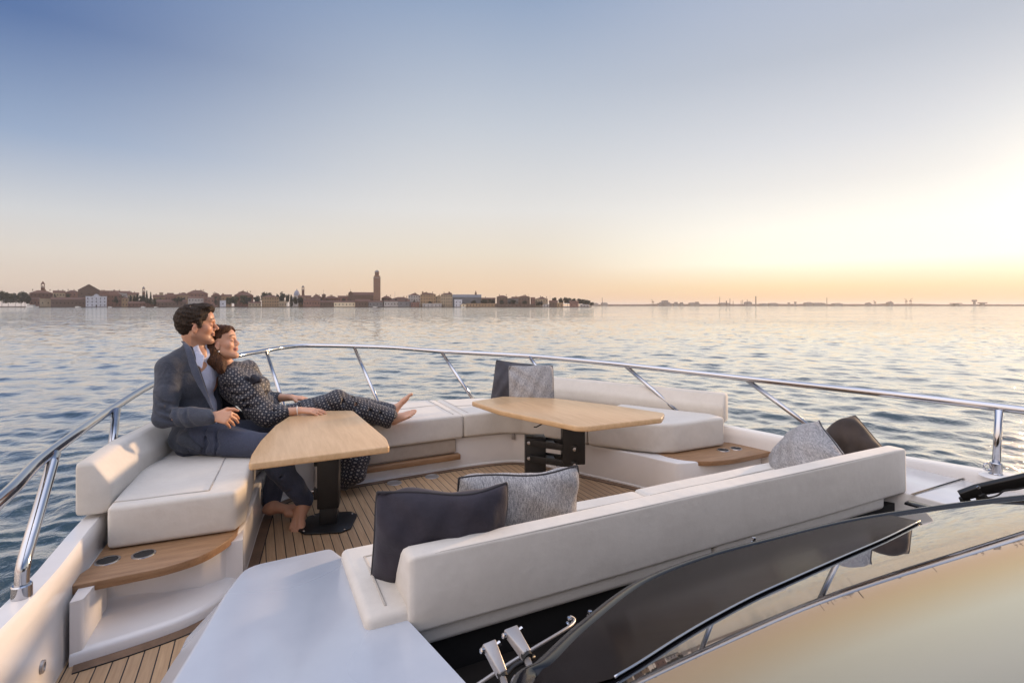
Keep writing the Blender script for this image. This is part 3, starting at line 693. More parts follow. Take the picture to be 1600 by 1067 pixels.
def pillow(name, c, rx, up, w, h, thick, mat, label, seed, pip='piping', sag=0.0):
    # a square scatter cushion: two puffed faces, pinched corners, a piped seam
    c = Vector(c); rx = Vector(rx).normalized(); up = Vector(up); up = (up-rx*up.dot(rx)).normalized(); nz = rx.cross(up)
    r_ = random.Random(seed); ph = [r_.uniform(0, 6.28) for _ in range(8)]
    n = 34; V = []; F_ = []
    def pt(u, v, s):
        e = (1-u**4)*(1-v**4); puff = (max((1-u*u)*(1-v*v), 0))**.42
        pin = (1-.035*(1-v*v)*abs(u)**3)*(1-.035*abs(u*v)**5); pin2 = (1-.035*(1-u*u)*abs(v)**3)*(1-.035*abs(u*v)**5)
        x = u*w/2*(pin if abs(u) > .01 else 1); y = v*h/2*pin2
        wr = .007*math.sin(7*u+ph[0]+3*v)*math.sin(5*v+ph[1])+.005*math.sin(13*u-6*v+ph[2])*e+.010*math.sin(9*(u+v)+ph[3])*(abs(u*v))
        y -= sag*(1-u*u)*max(v, 0)
        z = .011*math.sin(4.1*u+ph[6])*abs(v)**3+.009*math.sin(5.3*v+ph[7])*abs(u)**3-.016*(u*u*v*v)+s*(thick/2*puff*(1+.10*math.sin(2*u+ph[4])+.1*math.sin(2.4*v+ph[5]))+wr*(puff > .05))
        return Vector((x, y, z))
    for s in (1, -1):
        o0 = len(V)
        for j in range(n+1):
            for i in range(n+1):
                u = math.sin((i/n*2-1)*math.pi/2); v = math.sin((j/n*2-1)*math.pi/2); V.append(pt(u, v, s))
        for j in range(n):
            for i in range(n):
                q = [o0+j*(n+1)+i, o0+j*(n+1)+i+1, o0+(j+1)*(n+1)+i+1, o0+(j+1)*(n+1)+i]
                F_.append(q if s > 0 else q[::-1])
    me = bpy.data.meshes.new(name); me.from_pydata(V, [], F_); me.update()
    bm = bmesh.new(); bm.from_mesh(me); bmesh.ops.remove_doubles(bm, verts=bm.verts, dist=.0008); bmesh.ops.recalc_face_normals(bm, faces=bm.faces); bm.to_mesh(me); bm.free()
    me.materials.append(mat); me.shade_smooth()
    o = bpy.data.objects.new(name, me); C.objects.link(o); o.location = c
    o.rotation_euler = Matrix((rx, up, nz)).transposed().to_euler(); tag(o, label, 'cushion', 'loose square cushions')
    edge = [pt(math.sin(a), -1, 0) for a in np.linspace(-1.57, 1.57, 20)]+[pt(1, math.sin(a), 0) for a in np.linspace(-1.57, 1.57, 20)]
    edge += [pt(math.sin(a), 1, 0) for a in np.linspace(1.57, -1.57, 20)]+[pt(-1, math.sin(a), 0) for a in np.linspace(1.57, -1.57, 20)]
    obj('piping', *(lambda m: (m.v, m.f))(MB().tube(edge, .0042, 6, False)), M[pip], o, world=False, smooth=180)
    return o
def pillows():
    def place(tl, tr, dl, dr, lean, w, h, thick, mat, label, seed, pip='piping', sag=0.0, roll=0):
        a, b = PD(*tl, dl), PD(*tr, dr); rx = (b-a).normalized(); up = Vector(lean)
        up = (up-rx*up.dot(rx)).normalized()
        return pillow('scatter_cushion', (a+b)/2-up*h/2, rx, up, w, h, thick, mat, label, seed, pip, sag)
    place((586, 771), (799, 761), 1.60, 1.72, (-.09, -.22, .75), .44, .40, .17, M['plum_velvet'], 'dark plum velvet cushion at the near end of the sofa', 3, sag=.008)
    place((716, 744), (906, 729), 1.86, 1.95, (.05, -.22, .75), .47, .42, .17, M['tweed'], 'large grey tweed cushion behind the dark plum cushion', 5, sag=.01)
    place((776, 562), (843, 571), 4.28, 4.28, (.15, .12, .8), .37, .37, .11, M['slate_velvet'], 'slate cushion at the bow half hidden by a smaller grey one', 8)
    place((796, 571), (863, 570), 4.05, 4.05, (.12, .16, .8), .355, .35, .12, M['tweed'], 'small grey tweed cushion leaning upright at the bow behind the far table', 9, pip='tweed_edge')
    place((1202, 714), (1268, 657), 2.98, 2.86, (.50, .12, .7), .38, .38, .24, M['tweed'], 'slanted grey tweed cushion at the far end of the sofa', 12)
    place((1262, 690), (1327, 650), 3.06, 2.96, (.36, .05, .7), .33, .36, .24, M['brown_velvet'], 'brown velvet cushion with a sunlit edge at the far end of the sofa', 15)
# ---------------------------------------------------------------- tables
def tables():
    K = M['black_metal']; zt = Z(.70)
    def plinth(T, c, rz):
        m = MB(); Rz = Matrix.Rotation(rz, 3, 'Z')
        q = [Rz@Vector((x, y, 0))+c for x, y in ((-.15, -.10), (-.10, -.15), (.10, -.15), (.15, -.10), (.15, .10), (.10, .15), (-.10, .15), (-.15, .10))]
        m.prism([tuple(v[:2]) for v in q], FL+.003, FL+.012); b = m.build('base_plate', K, T, bevel=(.002, 2))
        for x, y in ((-.115, -.115), (.115, -.115), (.115, .115), (-.115, .115)):
            p = Rz@Vector((x, y, 0))+c; p.z = FL+.012
            MB().lathe(p, [(0, 0), (.007, 0), (.006, .003), (0, .004)], 10).build('screw', M['chrome'], b)
    # near table
    c = P(514, 818, 1.32); c.z = FL
    T = thing('lounge_table', c, 'near oak table on a straight black post, in front of the couple', 'table', 'lounge tables')
    out = [P(388, 724, .70), P(393, 709, .70), P(407, 688, .70), P(430, 664, .70), P(459, 645, .70), P(505, 641.5, .70), P(552, 641, .70), P(604, 684, .70), P(609, 697, .70)]
    pl = round_poly([tuple(v[:2]) for v in out], [.02, 0, 0, 0, .03, 0, .03, .05, .02], 5)
    m = MB().prism(pl, zt-.034, zt); m.build('tabletop', M['oak'], T, smooth=40, bevel=(.008, 3))
    Rz = Matrix.Rotation(-.25, 3, 'Z')
    m = MB(); m.box(c+UP*.30, (.062, .05, .192), Rz); m.build('post', K, T, bevel=(.006, 2))
    m = MB(); m.box(c+UP*.065, (.05, .04, .056), Rz); m.build('post_foot', K, T, bevel=(.005, 2))
    m = MB(); m.box(c+UP*.492+Vector((0, .02, 0)), (.13, .16, .012), Rz); m.build('table_bracket', K, T, bevel=(.004, 2))
    for dz in (.16, .36):
        m = MB(); s = Rz@Vector((-1, 0, 0)); m.box(c+UP*(dz+.03)+s*.075, (.011, .014, .035), Rz); h = m.build('hinge_block', K, T, bevel=(.003, 2))
        MB().lathe(c+UP*(dz+.045)+s*.087, [(0, 0), (.012, 0), (.012, .008), (.006, .01), (.006, .016), (0, .017)], 12, s).build('pivot_bolt', M['chrome'], h)
    m = MB(); m.box(c+UP*.29+(Rz@Vector((-.071, 0, 0))), (.004, .012, .12), Rz); m.build('guide_strip', M['steel_brushed'], T)
    plinth(T, c, -.35)
    # far table on a parallelogram mount
    c = P(836, 768, 1.32); c.z = FL
    T = thing('lounge_table', c, 'far oak table swung out on a black parallelogram mount', 'table', 'lounge tables')
    out = [P(737, 627, .70), P(786, 619, .70), P(868, 622, .70), P(960, 633, .70), P(1039, 645, .70), P(1034, 653, .70), P(970, 660, .70), P(918, 666, .70), P(900, 665.5, .70), P(824, 650, .70), P(780, 641, .70)]
    pl = round_poly([tuple(v[:2]) for v in out], [.01, .02, .02, 0, .03, .02, 0, .05, .04, .06, 0], 5)
    m = MB().prism(pl, zt-.034, zt); m.build('tabletop', M['oak'], T, smooth=40, bevel=(.008, 3))
    Rz = Matrix.Rotation(-.42, 3, 'Z'); sx = Rz@Vector((1, 0, 0)); sf = Rz@Vector((0, -1, 0))
    m = MB(); m.box(c+UP*.205, (.072, .06, .19), Rz); m.build('post', K, T, bevel=(.006, 2))
    u = PD(895, 690, c.dot(AWAY)-.16)
    top = zt-.034; low = Z((722-HY)*(c.dot(AWAY)-.16)/F)
    uc = Vector((u.x, u.y, (top+low)/2))
    m = MB(); m.box(uc, (.075, .06, (top-low)/2), Rz); m.build('upper_post', K, T, bevel=(.006, 2))
    for py in (691, 715):
        z = PD(850, py, c.dot(AWAY)-.06).z
        a = Vector((c.x, c.y, z))+sf*.066-sx*.05; b = Vector((uc.x, uc.y, z))+sf*.066+sx*.0
        for side in (0, 1):
            aa, bb = (a, b) if side == 0 else (a-sf*.132, b-sf*.132)
            d = (bb-aa).normalized(); w = d.cross(UP).normalized()
            m = MB(); m.loft([[aa-d*.02+w*i*.005+UP*j*.022 for i, j in ((-1, -1), (1, -1), (1, 1), (-1, 1))], [bb+d*.02+w*i*.005+UP*j*.022 for i, j in ((-1, -1), (1, -1), (1, 1), (-1, 1))]])
            l = m.build('link_arm', K, T, bevel=(.003, 2))
            if side == 0:
                for q in (aa, bb): MB().lathe(q+sf*.005, [(0, 0), (.013, 0), (.012, .005), (0, .007)], 12, sf).build('pivot_bolt', M['chrome'], l)
        m = MB(); mid = (a+b)/2-sf*.066; m.box(mid, (.03, .06, .012), Rz); m.build('link_tie', K, T, bevel=(.003, 2))
    m = MB(); m.tube(spline([PD(872, 722, 3.6), PD(869, 728, 3.6), PD(880, 729, 3.58), PD(888, 722, 3.56)], 6), .004, 8); m.build('release_lever', M['chrome'], T, smooth=180)
    m = MB(); m.tube([PD(851, 660, 3.52), PD(838, 667, 3.52), PD(834, 667, 3.52)], .0045, 8); m.build('tilt_lever', K, T, smooth=180)
    m = MB(); m.box(uc+UP*((top-low)/2-.012), (.14, .12, .0115), Rz); m.build('table_bracket', K, T, bevel=(.003, 2))
    plinth(T, P(880, 771, 1.32).lerp(c, .5), .35)
# ---------------------------------------------------------------- implicit bodies
class Field:
    # smooth union of tapered capsules and ellipsoids, meshed as one surface
    def __init__(s): s.p = []
    def cap(s, a, b, ra, rb=None, k=.02, op='u'):
        a, b = np.array(a, float), np.array(b, float); rb = ra if rb is None else rb; r = max(ra, rb)
        s.p.append(('c', np.minimum(a, b)-r, np.maximum(a, b)+r, (a, b, ra, rb), k, op)); return s
    def ell(s, c, rad, A=None, k=.02, op='u'):       # A: columns are the axes
        c = np.array(c, float); A = np.eye(3) if A is None else np.array(A, float); rad = np.array(rad, float)
        e = np.sqrt(((A*rad[None, :])**2).sum(1))
        s.p.append(('e', c-e, c+e, (c, rad, A), k, op)); return s
    def chain(s, pts, rad, k=.02):
        for i in range(len(pts)-1): s.cap(pts[i], pts[i+1], rad[i], rad[i+1], k)
        return s
    def cut(s, fn, lo, hi, k=.006): s.p.append(('f', np.array(lo, float), np.array(hi, float), fn, k, 's')); return s
    def warp(s, fn): s.p.append(('w', None, None, fn, 0, 'w')); return s
    def mesh(s, res):
        lo = np.min([q[1] for q in s.p if q[5] == 'u'], 0)-.03; hi = np.max([q[2] for q in s.p if q[5] == 'u'], 0)+.03
        n = np.ceil((hi-lo)/res).astype(int)+1
        D = np.full(n, 1.0, np.float32); ax = [(lo[i]+res*np.arange(n[i])).astype(np.float32) for i in range(3)]
        for typ, a, b, dat, k, op in s.p:
            if typ == 'w':
                X, Y_, Z_ = ax[0][:, None, None], ax[1][None, :, None], ax[2][None, None, :]
                D += dat(X, Y_, Z_).astype(np.float32); continue
            m = k+.025
            i0 = np.clip(np.floor((a-m-lo)/res).astype(int), 0, n-1); i1 = np.clip(np.ceil((b+m-lo)/res).astype(int)+1, 1, n)
            if np.any(i1 <= i0): continue
            sl = tuple(slice(i0[j], i1[j]) for j in range(3))
            X, Y_, Z_ = ax[0][sl[0]][:, None, None], ax[1][sl[1]][None, :, None], ax[2][sl[2]][None, None, :]
            if typ == 'c':
                p, q, ra, rb = dat; d = q-p; L = max(float(d@d), 1e-12)
                t = np.clip(((X-p[0])*d[0]+(Y_-p[1])*d[1]+(Z_-p[2])*d[2])/L, 0, 1)
                v = np.sqrt((X-p[0]-t*d[0])**2+(Y_-p[1]-t*d[1])**2+(Z_-p[2]-t*d[2])**2)-(ra+(rb-ra)*t)
            elif typ == 'e':
                c, r, A = dat; k0 = 0; k1 = 0
                for j in range(3):
                    u = (X-c[0])*A[0, j]+(Y_-c[1])*A[1, j]+(Z_-c[2])*A[2, j]
                    k0 = k0+(u/r[j])**2; k1 = k1+(u/r[j]**2)**2
                k0 = np.sqrt(k0); k1 = np.sqrt(k1)+1e-9; v = k0*(k0-1)/k1
            else: v = dat(X, Y_, Z_)
            W = D[sl]
            if op == 'u':
                h = np.clip(.5+.5*(W-v)/k, 0, 1); D[sl] = W*(1-h)+v*h-k*h*(1-h)
            else:
                h = np.clip(.5-.5*(W+v)/k, 0, 1); D[sl] = W*(1-h)+(-v)*h+k*h*(1-h)
        return nets(D, lo, res)
def nets(D, lo, res):                                # naive surface nets
    ins = D < 0; n = np.array(D.shape)-1
    cnt = np.zeros(n, np.int8)
    for i in (0, 1):
        for j in (0, 1):
            for k in (0, 1): cnt += ins[i:i+n[0], j:j+n[1], k:k+n[2]]
    cells = np.argwhere((cnt > 0) & (cnt < 8)); idx = np.full(n, -1, np.int64); idx[tuple(cells.T)] = np.arange(len(cells))
    acc = np.zeros((len(cells), 3)); num = np.zeros(len(cells))
    for axis in range(3):
        o = [a for a in range(3) if a != axis]
        for u in (0, 1):
            for w in (0, 1):
                c0 = cells.copy(); c0[:, o[0]] += u; c0[:, o[1]] += w; c1 = c0.copy(); c1[:, axis] += 1
                a = D[tuple(c0.T)]; b = D[tuple(c1.T)]; x = (a < 0) != (b < 0)
                t = np.where(x, a/np.where(x, a-b, 1), 0)
                pnt = c0.astype(float); pnt[:, axis] += t
                acc[x] += pnt[x]; num[x] += 1
    V = lo+res*acc/num[:, None]
    Q = []
    for axis in range(3):
        o1, o2 = (axis+1) % 3, (axis+2) % 3
        a = np.take(ins, range(n[axis]), axis); b = np.take(ins, range(1, n[axis]+1), axis)
        e = np.argwhere(a != b); sg = a[tuple(e.T)]
        ok = (e[:, o1] > 0) & (e[:, o2] > 0) & (e[:, o1] < n[o1]) & (e[:, o2] < n[o2]); e = e[ok]; sg = sg[ok]
        def cid(d1, d2): c = e.copy(); c[:, o1] -= d1; c[:, o2] -= d2; return idx[tuple(c.T)]
        q = np.stack([cid(1, 1), cid(0, 1), cid(0, 0), cid(1, 0)], -1); q[~sg] = q[~sg][:, ::-1]; Q.append(q)
    return V, np.concatenate(Q)
def skin(name, V, Q, mat, parent=None, smooth_it=1):
    for _ in range(smooth_it):                      # one gentle relaxing pass
        s = np.zeros_like(V); c = np.zeros(len(V))
        for i in range(4):
            a, b = Q[:, i], Q[:, (i+1) % 4]
            np.add.at(s, a, V[b]); np.add.at(c, a, 1)
        V = V*.5+.5*s/c[:, None]
    return np_mesh(name, V, Q, mat, parent)
def vcol(o, fn):                                     # colour that belongs to the skin itself: lips, brows, stubble
    me = o.data; n = len(me.vertices); co = np.zeros(n*3, np.float32); me.vertices.foreach_get('co', co)
    c = fn(co.reshape(-1, 3)+np.array(base_of(o.parent) if o.parent else o.location, np.float32))
    at = me.color_attributes.new('tone', 'FLOAT_COLOR', 'POINT'); at.data.foreach_set('color', np.concatenate([c, np.ones((n, 1))], 1).astype(np.float32).ravel())
def A3(v): return np.array([v[0], v[1], v[2]], float)
def frame(f, u):
    f = Vector(f).normalized(); u = Vector(u); u = (u-f*u.dot(f)).normalized(); r = f.cross(u)
    return f, u, r                                   # forward, up, person's right
def cam(r, a, u): return RIGHT*r+AWAY*a+UP*u         # direction given as right / away / up of the lens
def head(F, c, f, u, r, s, fem):
    c = Vector(c); A = np.array([[f[i], r[i], u[i]] for i in range(3)])
    def q(x, z, y=0): return A3(c+(f*x+u*z+r*y)*s)
    F.ell(q(-.012, .036), np.array((.100, .077, .090))*s, A, .01)
    F.ell(q(.024, -.02), np.array((.066, .060, .088))*s, A, .02)
    j = .043 if fem else .047
    for k in (-1, 1):
        F.cap(q(-.002, -.058, j*k), q(.068, -.096, .015*k), .019*s, .018*s, .03)
        F.ell(q(.058, -.022, .038*k), np.array((.026, .026, .026))*s, A, .016)
    F.ell(q(.079, -.100), np.array((.020, .023, .018))*s, A, .014)
    F.ell(q(.070, .045), np.array((.026, .055, .040))*s, A, .02)
    br = .0095 if fem else .0125
    F.cap(q(.083, .026, -.034), q(.088, .024, .0), br*s, br*s, .012); F.cap(q(.083, .026, .034), q(.088, .024, .0), br*s, br*s, .012)
    nl = .106 if fem else .114
    F.cap(q(.088, .016), q(nl, -.022), .0075*s, .0105*s, .009)
    for k in (-1, 1): F.ell(q(.097, -.029, .0105*k), np.array((.011, .008, .0075))*s, A, .007)
    F.ell(q(.083, -.045), np.array((.016, .020, .016))*s, A, .012)
    F.ell(q(.0925, -.0535), np.array((.0105, .023, .0062))*s, A, .005); F.ell(q(.0915, -.0645), np.array((.0105, .020, .0072))*s, A, .005)
    F.cap(q(.1005, -.0588, -.018), q(.1005, -.0588, .018), .0022*s, .0022*s, .004, 's')
    for k in (-1, 1):
        F.ell(q(.094, .006, .033*k), np.array((.013, .019, .011))*s, A, .012, 's')
        F.ell(q(.0775, .004, .032*k), np.array((.0145, .0165, .0125))*s, A, .004)
        # ear with its rim and hollow
        F.ell(q(.0, -.022, .0785*k), np.array((.017, .007, .029))*s, np.array([[(f+u*-.15+r*-.3*k)[i], (r+f*.3*k)[i], (u+f*.15)[i]] for i in range(3)]), .006)
        F.ell(q(.004, -.020, .0865*k), np.array((.009, .006, .015))*s, A, .004, 's')
    return q, A
def hand(F, wr, d, pn, s, curl, spread=.14, right=True, thumb=.7):
    # wrist, direction of the palm, palm normal; fingers bend towards the normal
    wr = Vector(wr); d = Vector(d).normalized(); pn = Vector(pn); pn = (pn-d*pn.dot(d)).normalized(); w = d.cross(pn)*(1 if right else -1)   # w points to the thumb side
    for i, o in enumerate((.030, .011, -.009, -.028)):
        F.cap(A3(wr+w*o*.55*s), A3(wr+d*(.086-.006*abs(i-1))*s+w*o*s), .0135*s, .0115*s, .012)
    lens = [(.040, .024, .020), (.045, .028, .021), (.041, .026, .020), (.032, .020, .018)]
    for i, o in enumerate((.031, .0105, -.0105, -.030)):
        p = wr+d*(.088-.006*abs(i-1))*s+w*o*s; dd = (d+w*spread*(1.2-i)*.5).normalized(); c = curl*(1+.12*i)
        for j, L in enumerate(lens[i]):
            ang = c*(.55, .75, .5)[j]; dd = (dd*math.cos(ang)+pn*math.sin(ang)).normalized()
            q = p+dd*L*s; F.cap(A3(p), A3(q), (.0092-.0010*j-.0005*(i == 3))*s, (.0086-.0011*j-.0005*(i == 3))*s, .0035); p = q
    p = wr+d*.022*s+w*.024*s; dd = (d*.75+w*.75+pn*.28).normalized()
    for j, L in enumerate((.042, .032, .026)):
        q = p+dd*L*s; F.cap(A3(p), A3(q), (.0135-.002*j)*s, (.0115-.002*j)*s, .007); p = q
        dd = (dd+d*.35*thumb+pn*.28*thumb-w*.3*thumb).normalized()
def foot(F, heel, d, top, s, right, ankle):
    heel = Vector(heel); d = Vector(d).normalized(); top = Vector(top); top = (top-d*top.dot(d)).normalized(); w = d.cross(top)*(-1 if right else 1)  # w towards the big toe
    ankle = Vector(ankle)
    F.ell(A3(heel+d*.028*s+top*.022*s), np.array((.040, .031, .030))*s, np.array([[d[i], w[i], top[i]] for i in range(3)]), .015)
    F.cap(A3(ankle), A3(heel+d*.05*s+top*.035*s), .036*s, .034*s, .02)
    F.cap(A3(ankle+d*.012*s), A3(heel+d*.165*s+top*.020*s+w*.012*s), .032*s, .020*s, .025)
    F.cap(A3(heel+d*.05*s+top*.02*s-w*.012*s), A3(heel+d*.165*s+top*.014*s-w*.026*s), .025*s, .0145*s, .02)
    F.cap(A3(heel+d*.15*s+top*.02*s+w*.026*s), A3(heel+d*.178*s+top*.018*s+w*.028*s), .020*s, .019*s, .015)
    for i in range(5):
        o = (.031, .010, -.006, -.021, -.034)[i]; b = heel+d*(.186, .189, .183, .174, .162)[i]*s+w*o*s+top*.016*s
        L = (.040, .034, .030, .025, .020)[i]; r = (.0135, .0098, .0092, .0088, .0088)[i]
        F.cap(A3(b-d*.02*s), A3(b+d*L*.5*s+top*.004*s), r*s*.95, r*s*.92, .006); F.cap(A3(b+d*L*.5*s+top*.004*s), A3(b+d*L*s-top*.004*s), r*s*.92, r*s, .003)
def people_mats():
    t = NT('skin'); a = t.n('ShaderNodeVertexColor', layer_name='tone'); p = t.pos()
    n = t.noise(p, 60, 4); c = t.mix(t.math('MULTIPLY', n, .25), a.outputs[0], (.9, .62, .5), 'MULTIPLY')
    t.p(Base_Color=c, Roughness=.46, Subsurface_Weight=.12, Subsurface_Scale=.012, Subsurface_Radius=(1, .35, .2)); t.bump(t.noise(p, 260, 3), .12, .002); M['skin'] = t.m
    def cloth(name, a, b, sc=420, wr=18, bs=.5):
        t = NT(name); p = t.pos(); w = t.noise(t.scale(p, (1, 1, .35)), sc, 3, .7); n = t.noise(p, 5, 4)
        m = t.math('ADD', t.math('MULTIPLY', w, .6), t.math('MULTIPLY', n, .4))
        t.p(Base_Color=t.ramp(m, [(.38, a), (.62, b)]), Roughness=.88, Sheen_Weight=.12)
        h = t.math('ADD', t.math('MULTIPLY', t.noise(p, wr, 3, .5, .8), 1.0), t.math('MULTIPLY', w, .05)); t.bump(h, bs, .012); M[name] = t.m
    cloth('blazer', (.022, .026, .038), (.062, .070, .094), 420, 14, 1.0); cloth('trouser_cloth', (.022, .028, .050), (.056, .066, .106), 420, 14, .7)
    cloth('lapel_cloth', (.030, .036, .058), (.076, .086, .122)); cloth('shirt_cloth', (.50, .52, .66), (.62, .64, .76), 500, 30, .6)
    def hair(name, a, b, sc):
        t = NT(name); p = t.pos(); w = t.noise(t.scale(p, sc), 1, 4, .65, .4)
        t.p(Base_Color=t.ramp(w, [(.35, a), (.68, b)]), Roughness=.6, Specular_IOR_Level=.18); t.bump(w, .9, .006); M[name] = t.m
    hair('dark_hair', (.010, .007, .005), (.055, .033, .020), (150, 150, 70)); hair('brown_hair', (.022, .011, .007), (.13, .058, .028), (210, 210, 22))
    # navy cloth printed with rows of pale rings
    t = NT('printed_cloth'); uv = t.n('ShaderNodeUVMap', uv_map='cloth').outputs[0]
    nz = t.n('ShaderNodeTexNoise', {'Vector': t.pos(), 'Scale': 14.0, 'Detail': 3.0}).outputs['Color']; n2 = t.n('ShaderNodeVectorMath', {0: nz}, operation='MULTIPLY'); n2.inputs[1].default_value = (1.1, 1.1, 0); uv = t.n('ShaderNodeVectorMath', {0: uv, 1: n2.outputs[0]}, operation='ADD').outputs[0]
    def rings(off, r0, r1, sc):
        v = t.n('ShaderNodeVectorMath', {0: t.scale(uv, (sc, sc, sc))}, operation='ADD'); v.inputs[1].default_value = (off, off, 0)
        f = t.n('ShaderNodeVectorMath', {0: v.outputs[0]}, operation='FRACTION'); c = t.n('ShaderNodeVectorMath', {0: f.outputs[0]}, operation='SUBTRACT'); c.inputs[1].default_value = (.5, .5, 0)
        l = t.n('ShaderNodeVectorMath', {0: c.outputs[0]}, operation='LENGTH').outputs['Value']
        return t.math('MULTIPLY', t.math('LESS_THAN', l, r0), t.math('GREATER_THAN', l, r1))
    k = t.math('MAXIMUM', rings(0, .225, .07, 1), rings(.5, .075, 0, 1)); n = t.noise(t.pos(), 40, 3)
    t.p(Base_Color=t.mix(t.math('MULTIPLY', k, t.math('ADD', .45, t.math('MULTIPLY', n, .6))), (.007, .008, .018), (.36, .33, .305)), Roughness=.6, Sheen_Weight=.1)
    t.bump(t.noise(t.pos(), 16, 4, .55, .9), .55, .014); M['printed_cloth'] = t.m
    simple('pearl', (.8, .78, .74), .15); simple('shirt_button', (.7, .7, .72), .3)
def face_tone(q, A, c, f, u, r, s, base, fem):
    cc = np.array(c)
    def fn(co):
        d = (co-cc)/s; x = d@np.array(f); z = d@np.array(u); y = d@np.array(r)
        col = np.tile(np.array(base), (len(co), 1))
        def put(w, rgb):
            w = np.clip(w, 0, 1)[:, None]; col[:] = col*(1-w)+np.array(rgb)*w
        near = (np.abs(x) < .14) & (np.abs(z) < .16) & (np.abs(y) < .12)
        put(near*np.exp(-(((x-.06)/.05)**2+((z+.02)/.03)**2+((np.abs(y)-.04)/.03)**2))*.35, (.62, .27, .19))
        if not fem: put(near*(x > -.02)*np.clip((-.040-z)/.02, 0, 1)*np.clip((.135+z)/.02, 0, 1)*.40, (.19, .12, .09))
        by = np.abs(y); bl = .035+.004*np.sin(by*60)
        put(near*(x > .05)*np.exp(-(((z-bl+.0)/.0042)**2))*(by > .010)*(by < .052)*1.0, (.022, .012, .008))
        put(near*(x > .05)*np.exp(-(((z+.004+.5*(by-.032)**2*20)/.0024)**2))*(by > .016)*(by < .048)*1.0, (.02, .010, .008))
        put(near*(x > .075)*np.exp(-(((z+.0588)/.0085)**4))*np.clip((.026-by)/.006, 0, 1)*(.85 if fem else .45), (.46, .12, .10) if fem else (.42, .19, .14))
        put(near*np.exp(-(((by-.083)/.008)**2+((x+.012)/.02)**2+((z+.003)/.03)**2))*.4, (.62, .25, .18))
        return col
    return fn
def wob(amp, sc, seed):
    g = np.random.default_rng(seed); k = g.normal(0, 1, (6, 3))*sc; p = g.uniform(0, 6.28, 6)
    def fn(X, Y_, Z_):
        v = 0
        for i in range(6): v = v+np.sin(k[i, 0]*X+k[i, 1]*Y_+k[i, 2]*Z_+p[i])
        return amp*v/2.4
    return fn
def half(n, p0):                                     # removes what lies on the n side of a plane
    n = np.array(Vector(n).normalized()); p0 = np.array(p0)
    return lambda X, Y_, Z_: -((X-p0[0])*n[0]+(Y_-p0[1])*n[1]+(Z_-p0[2])*n[2])
def grooves(F, pts, r, k=.008):
    for i in range(len(pts)-1): F.cap(A3(pts[i]), A3(pts[i+1]), r, r, k, 's')
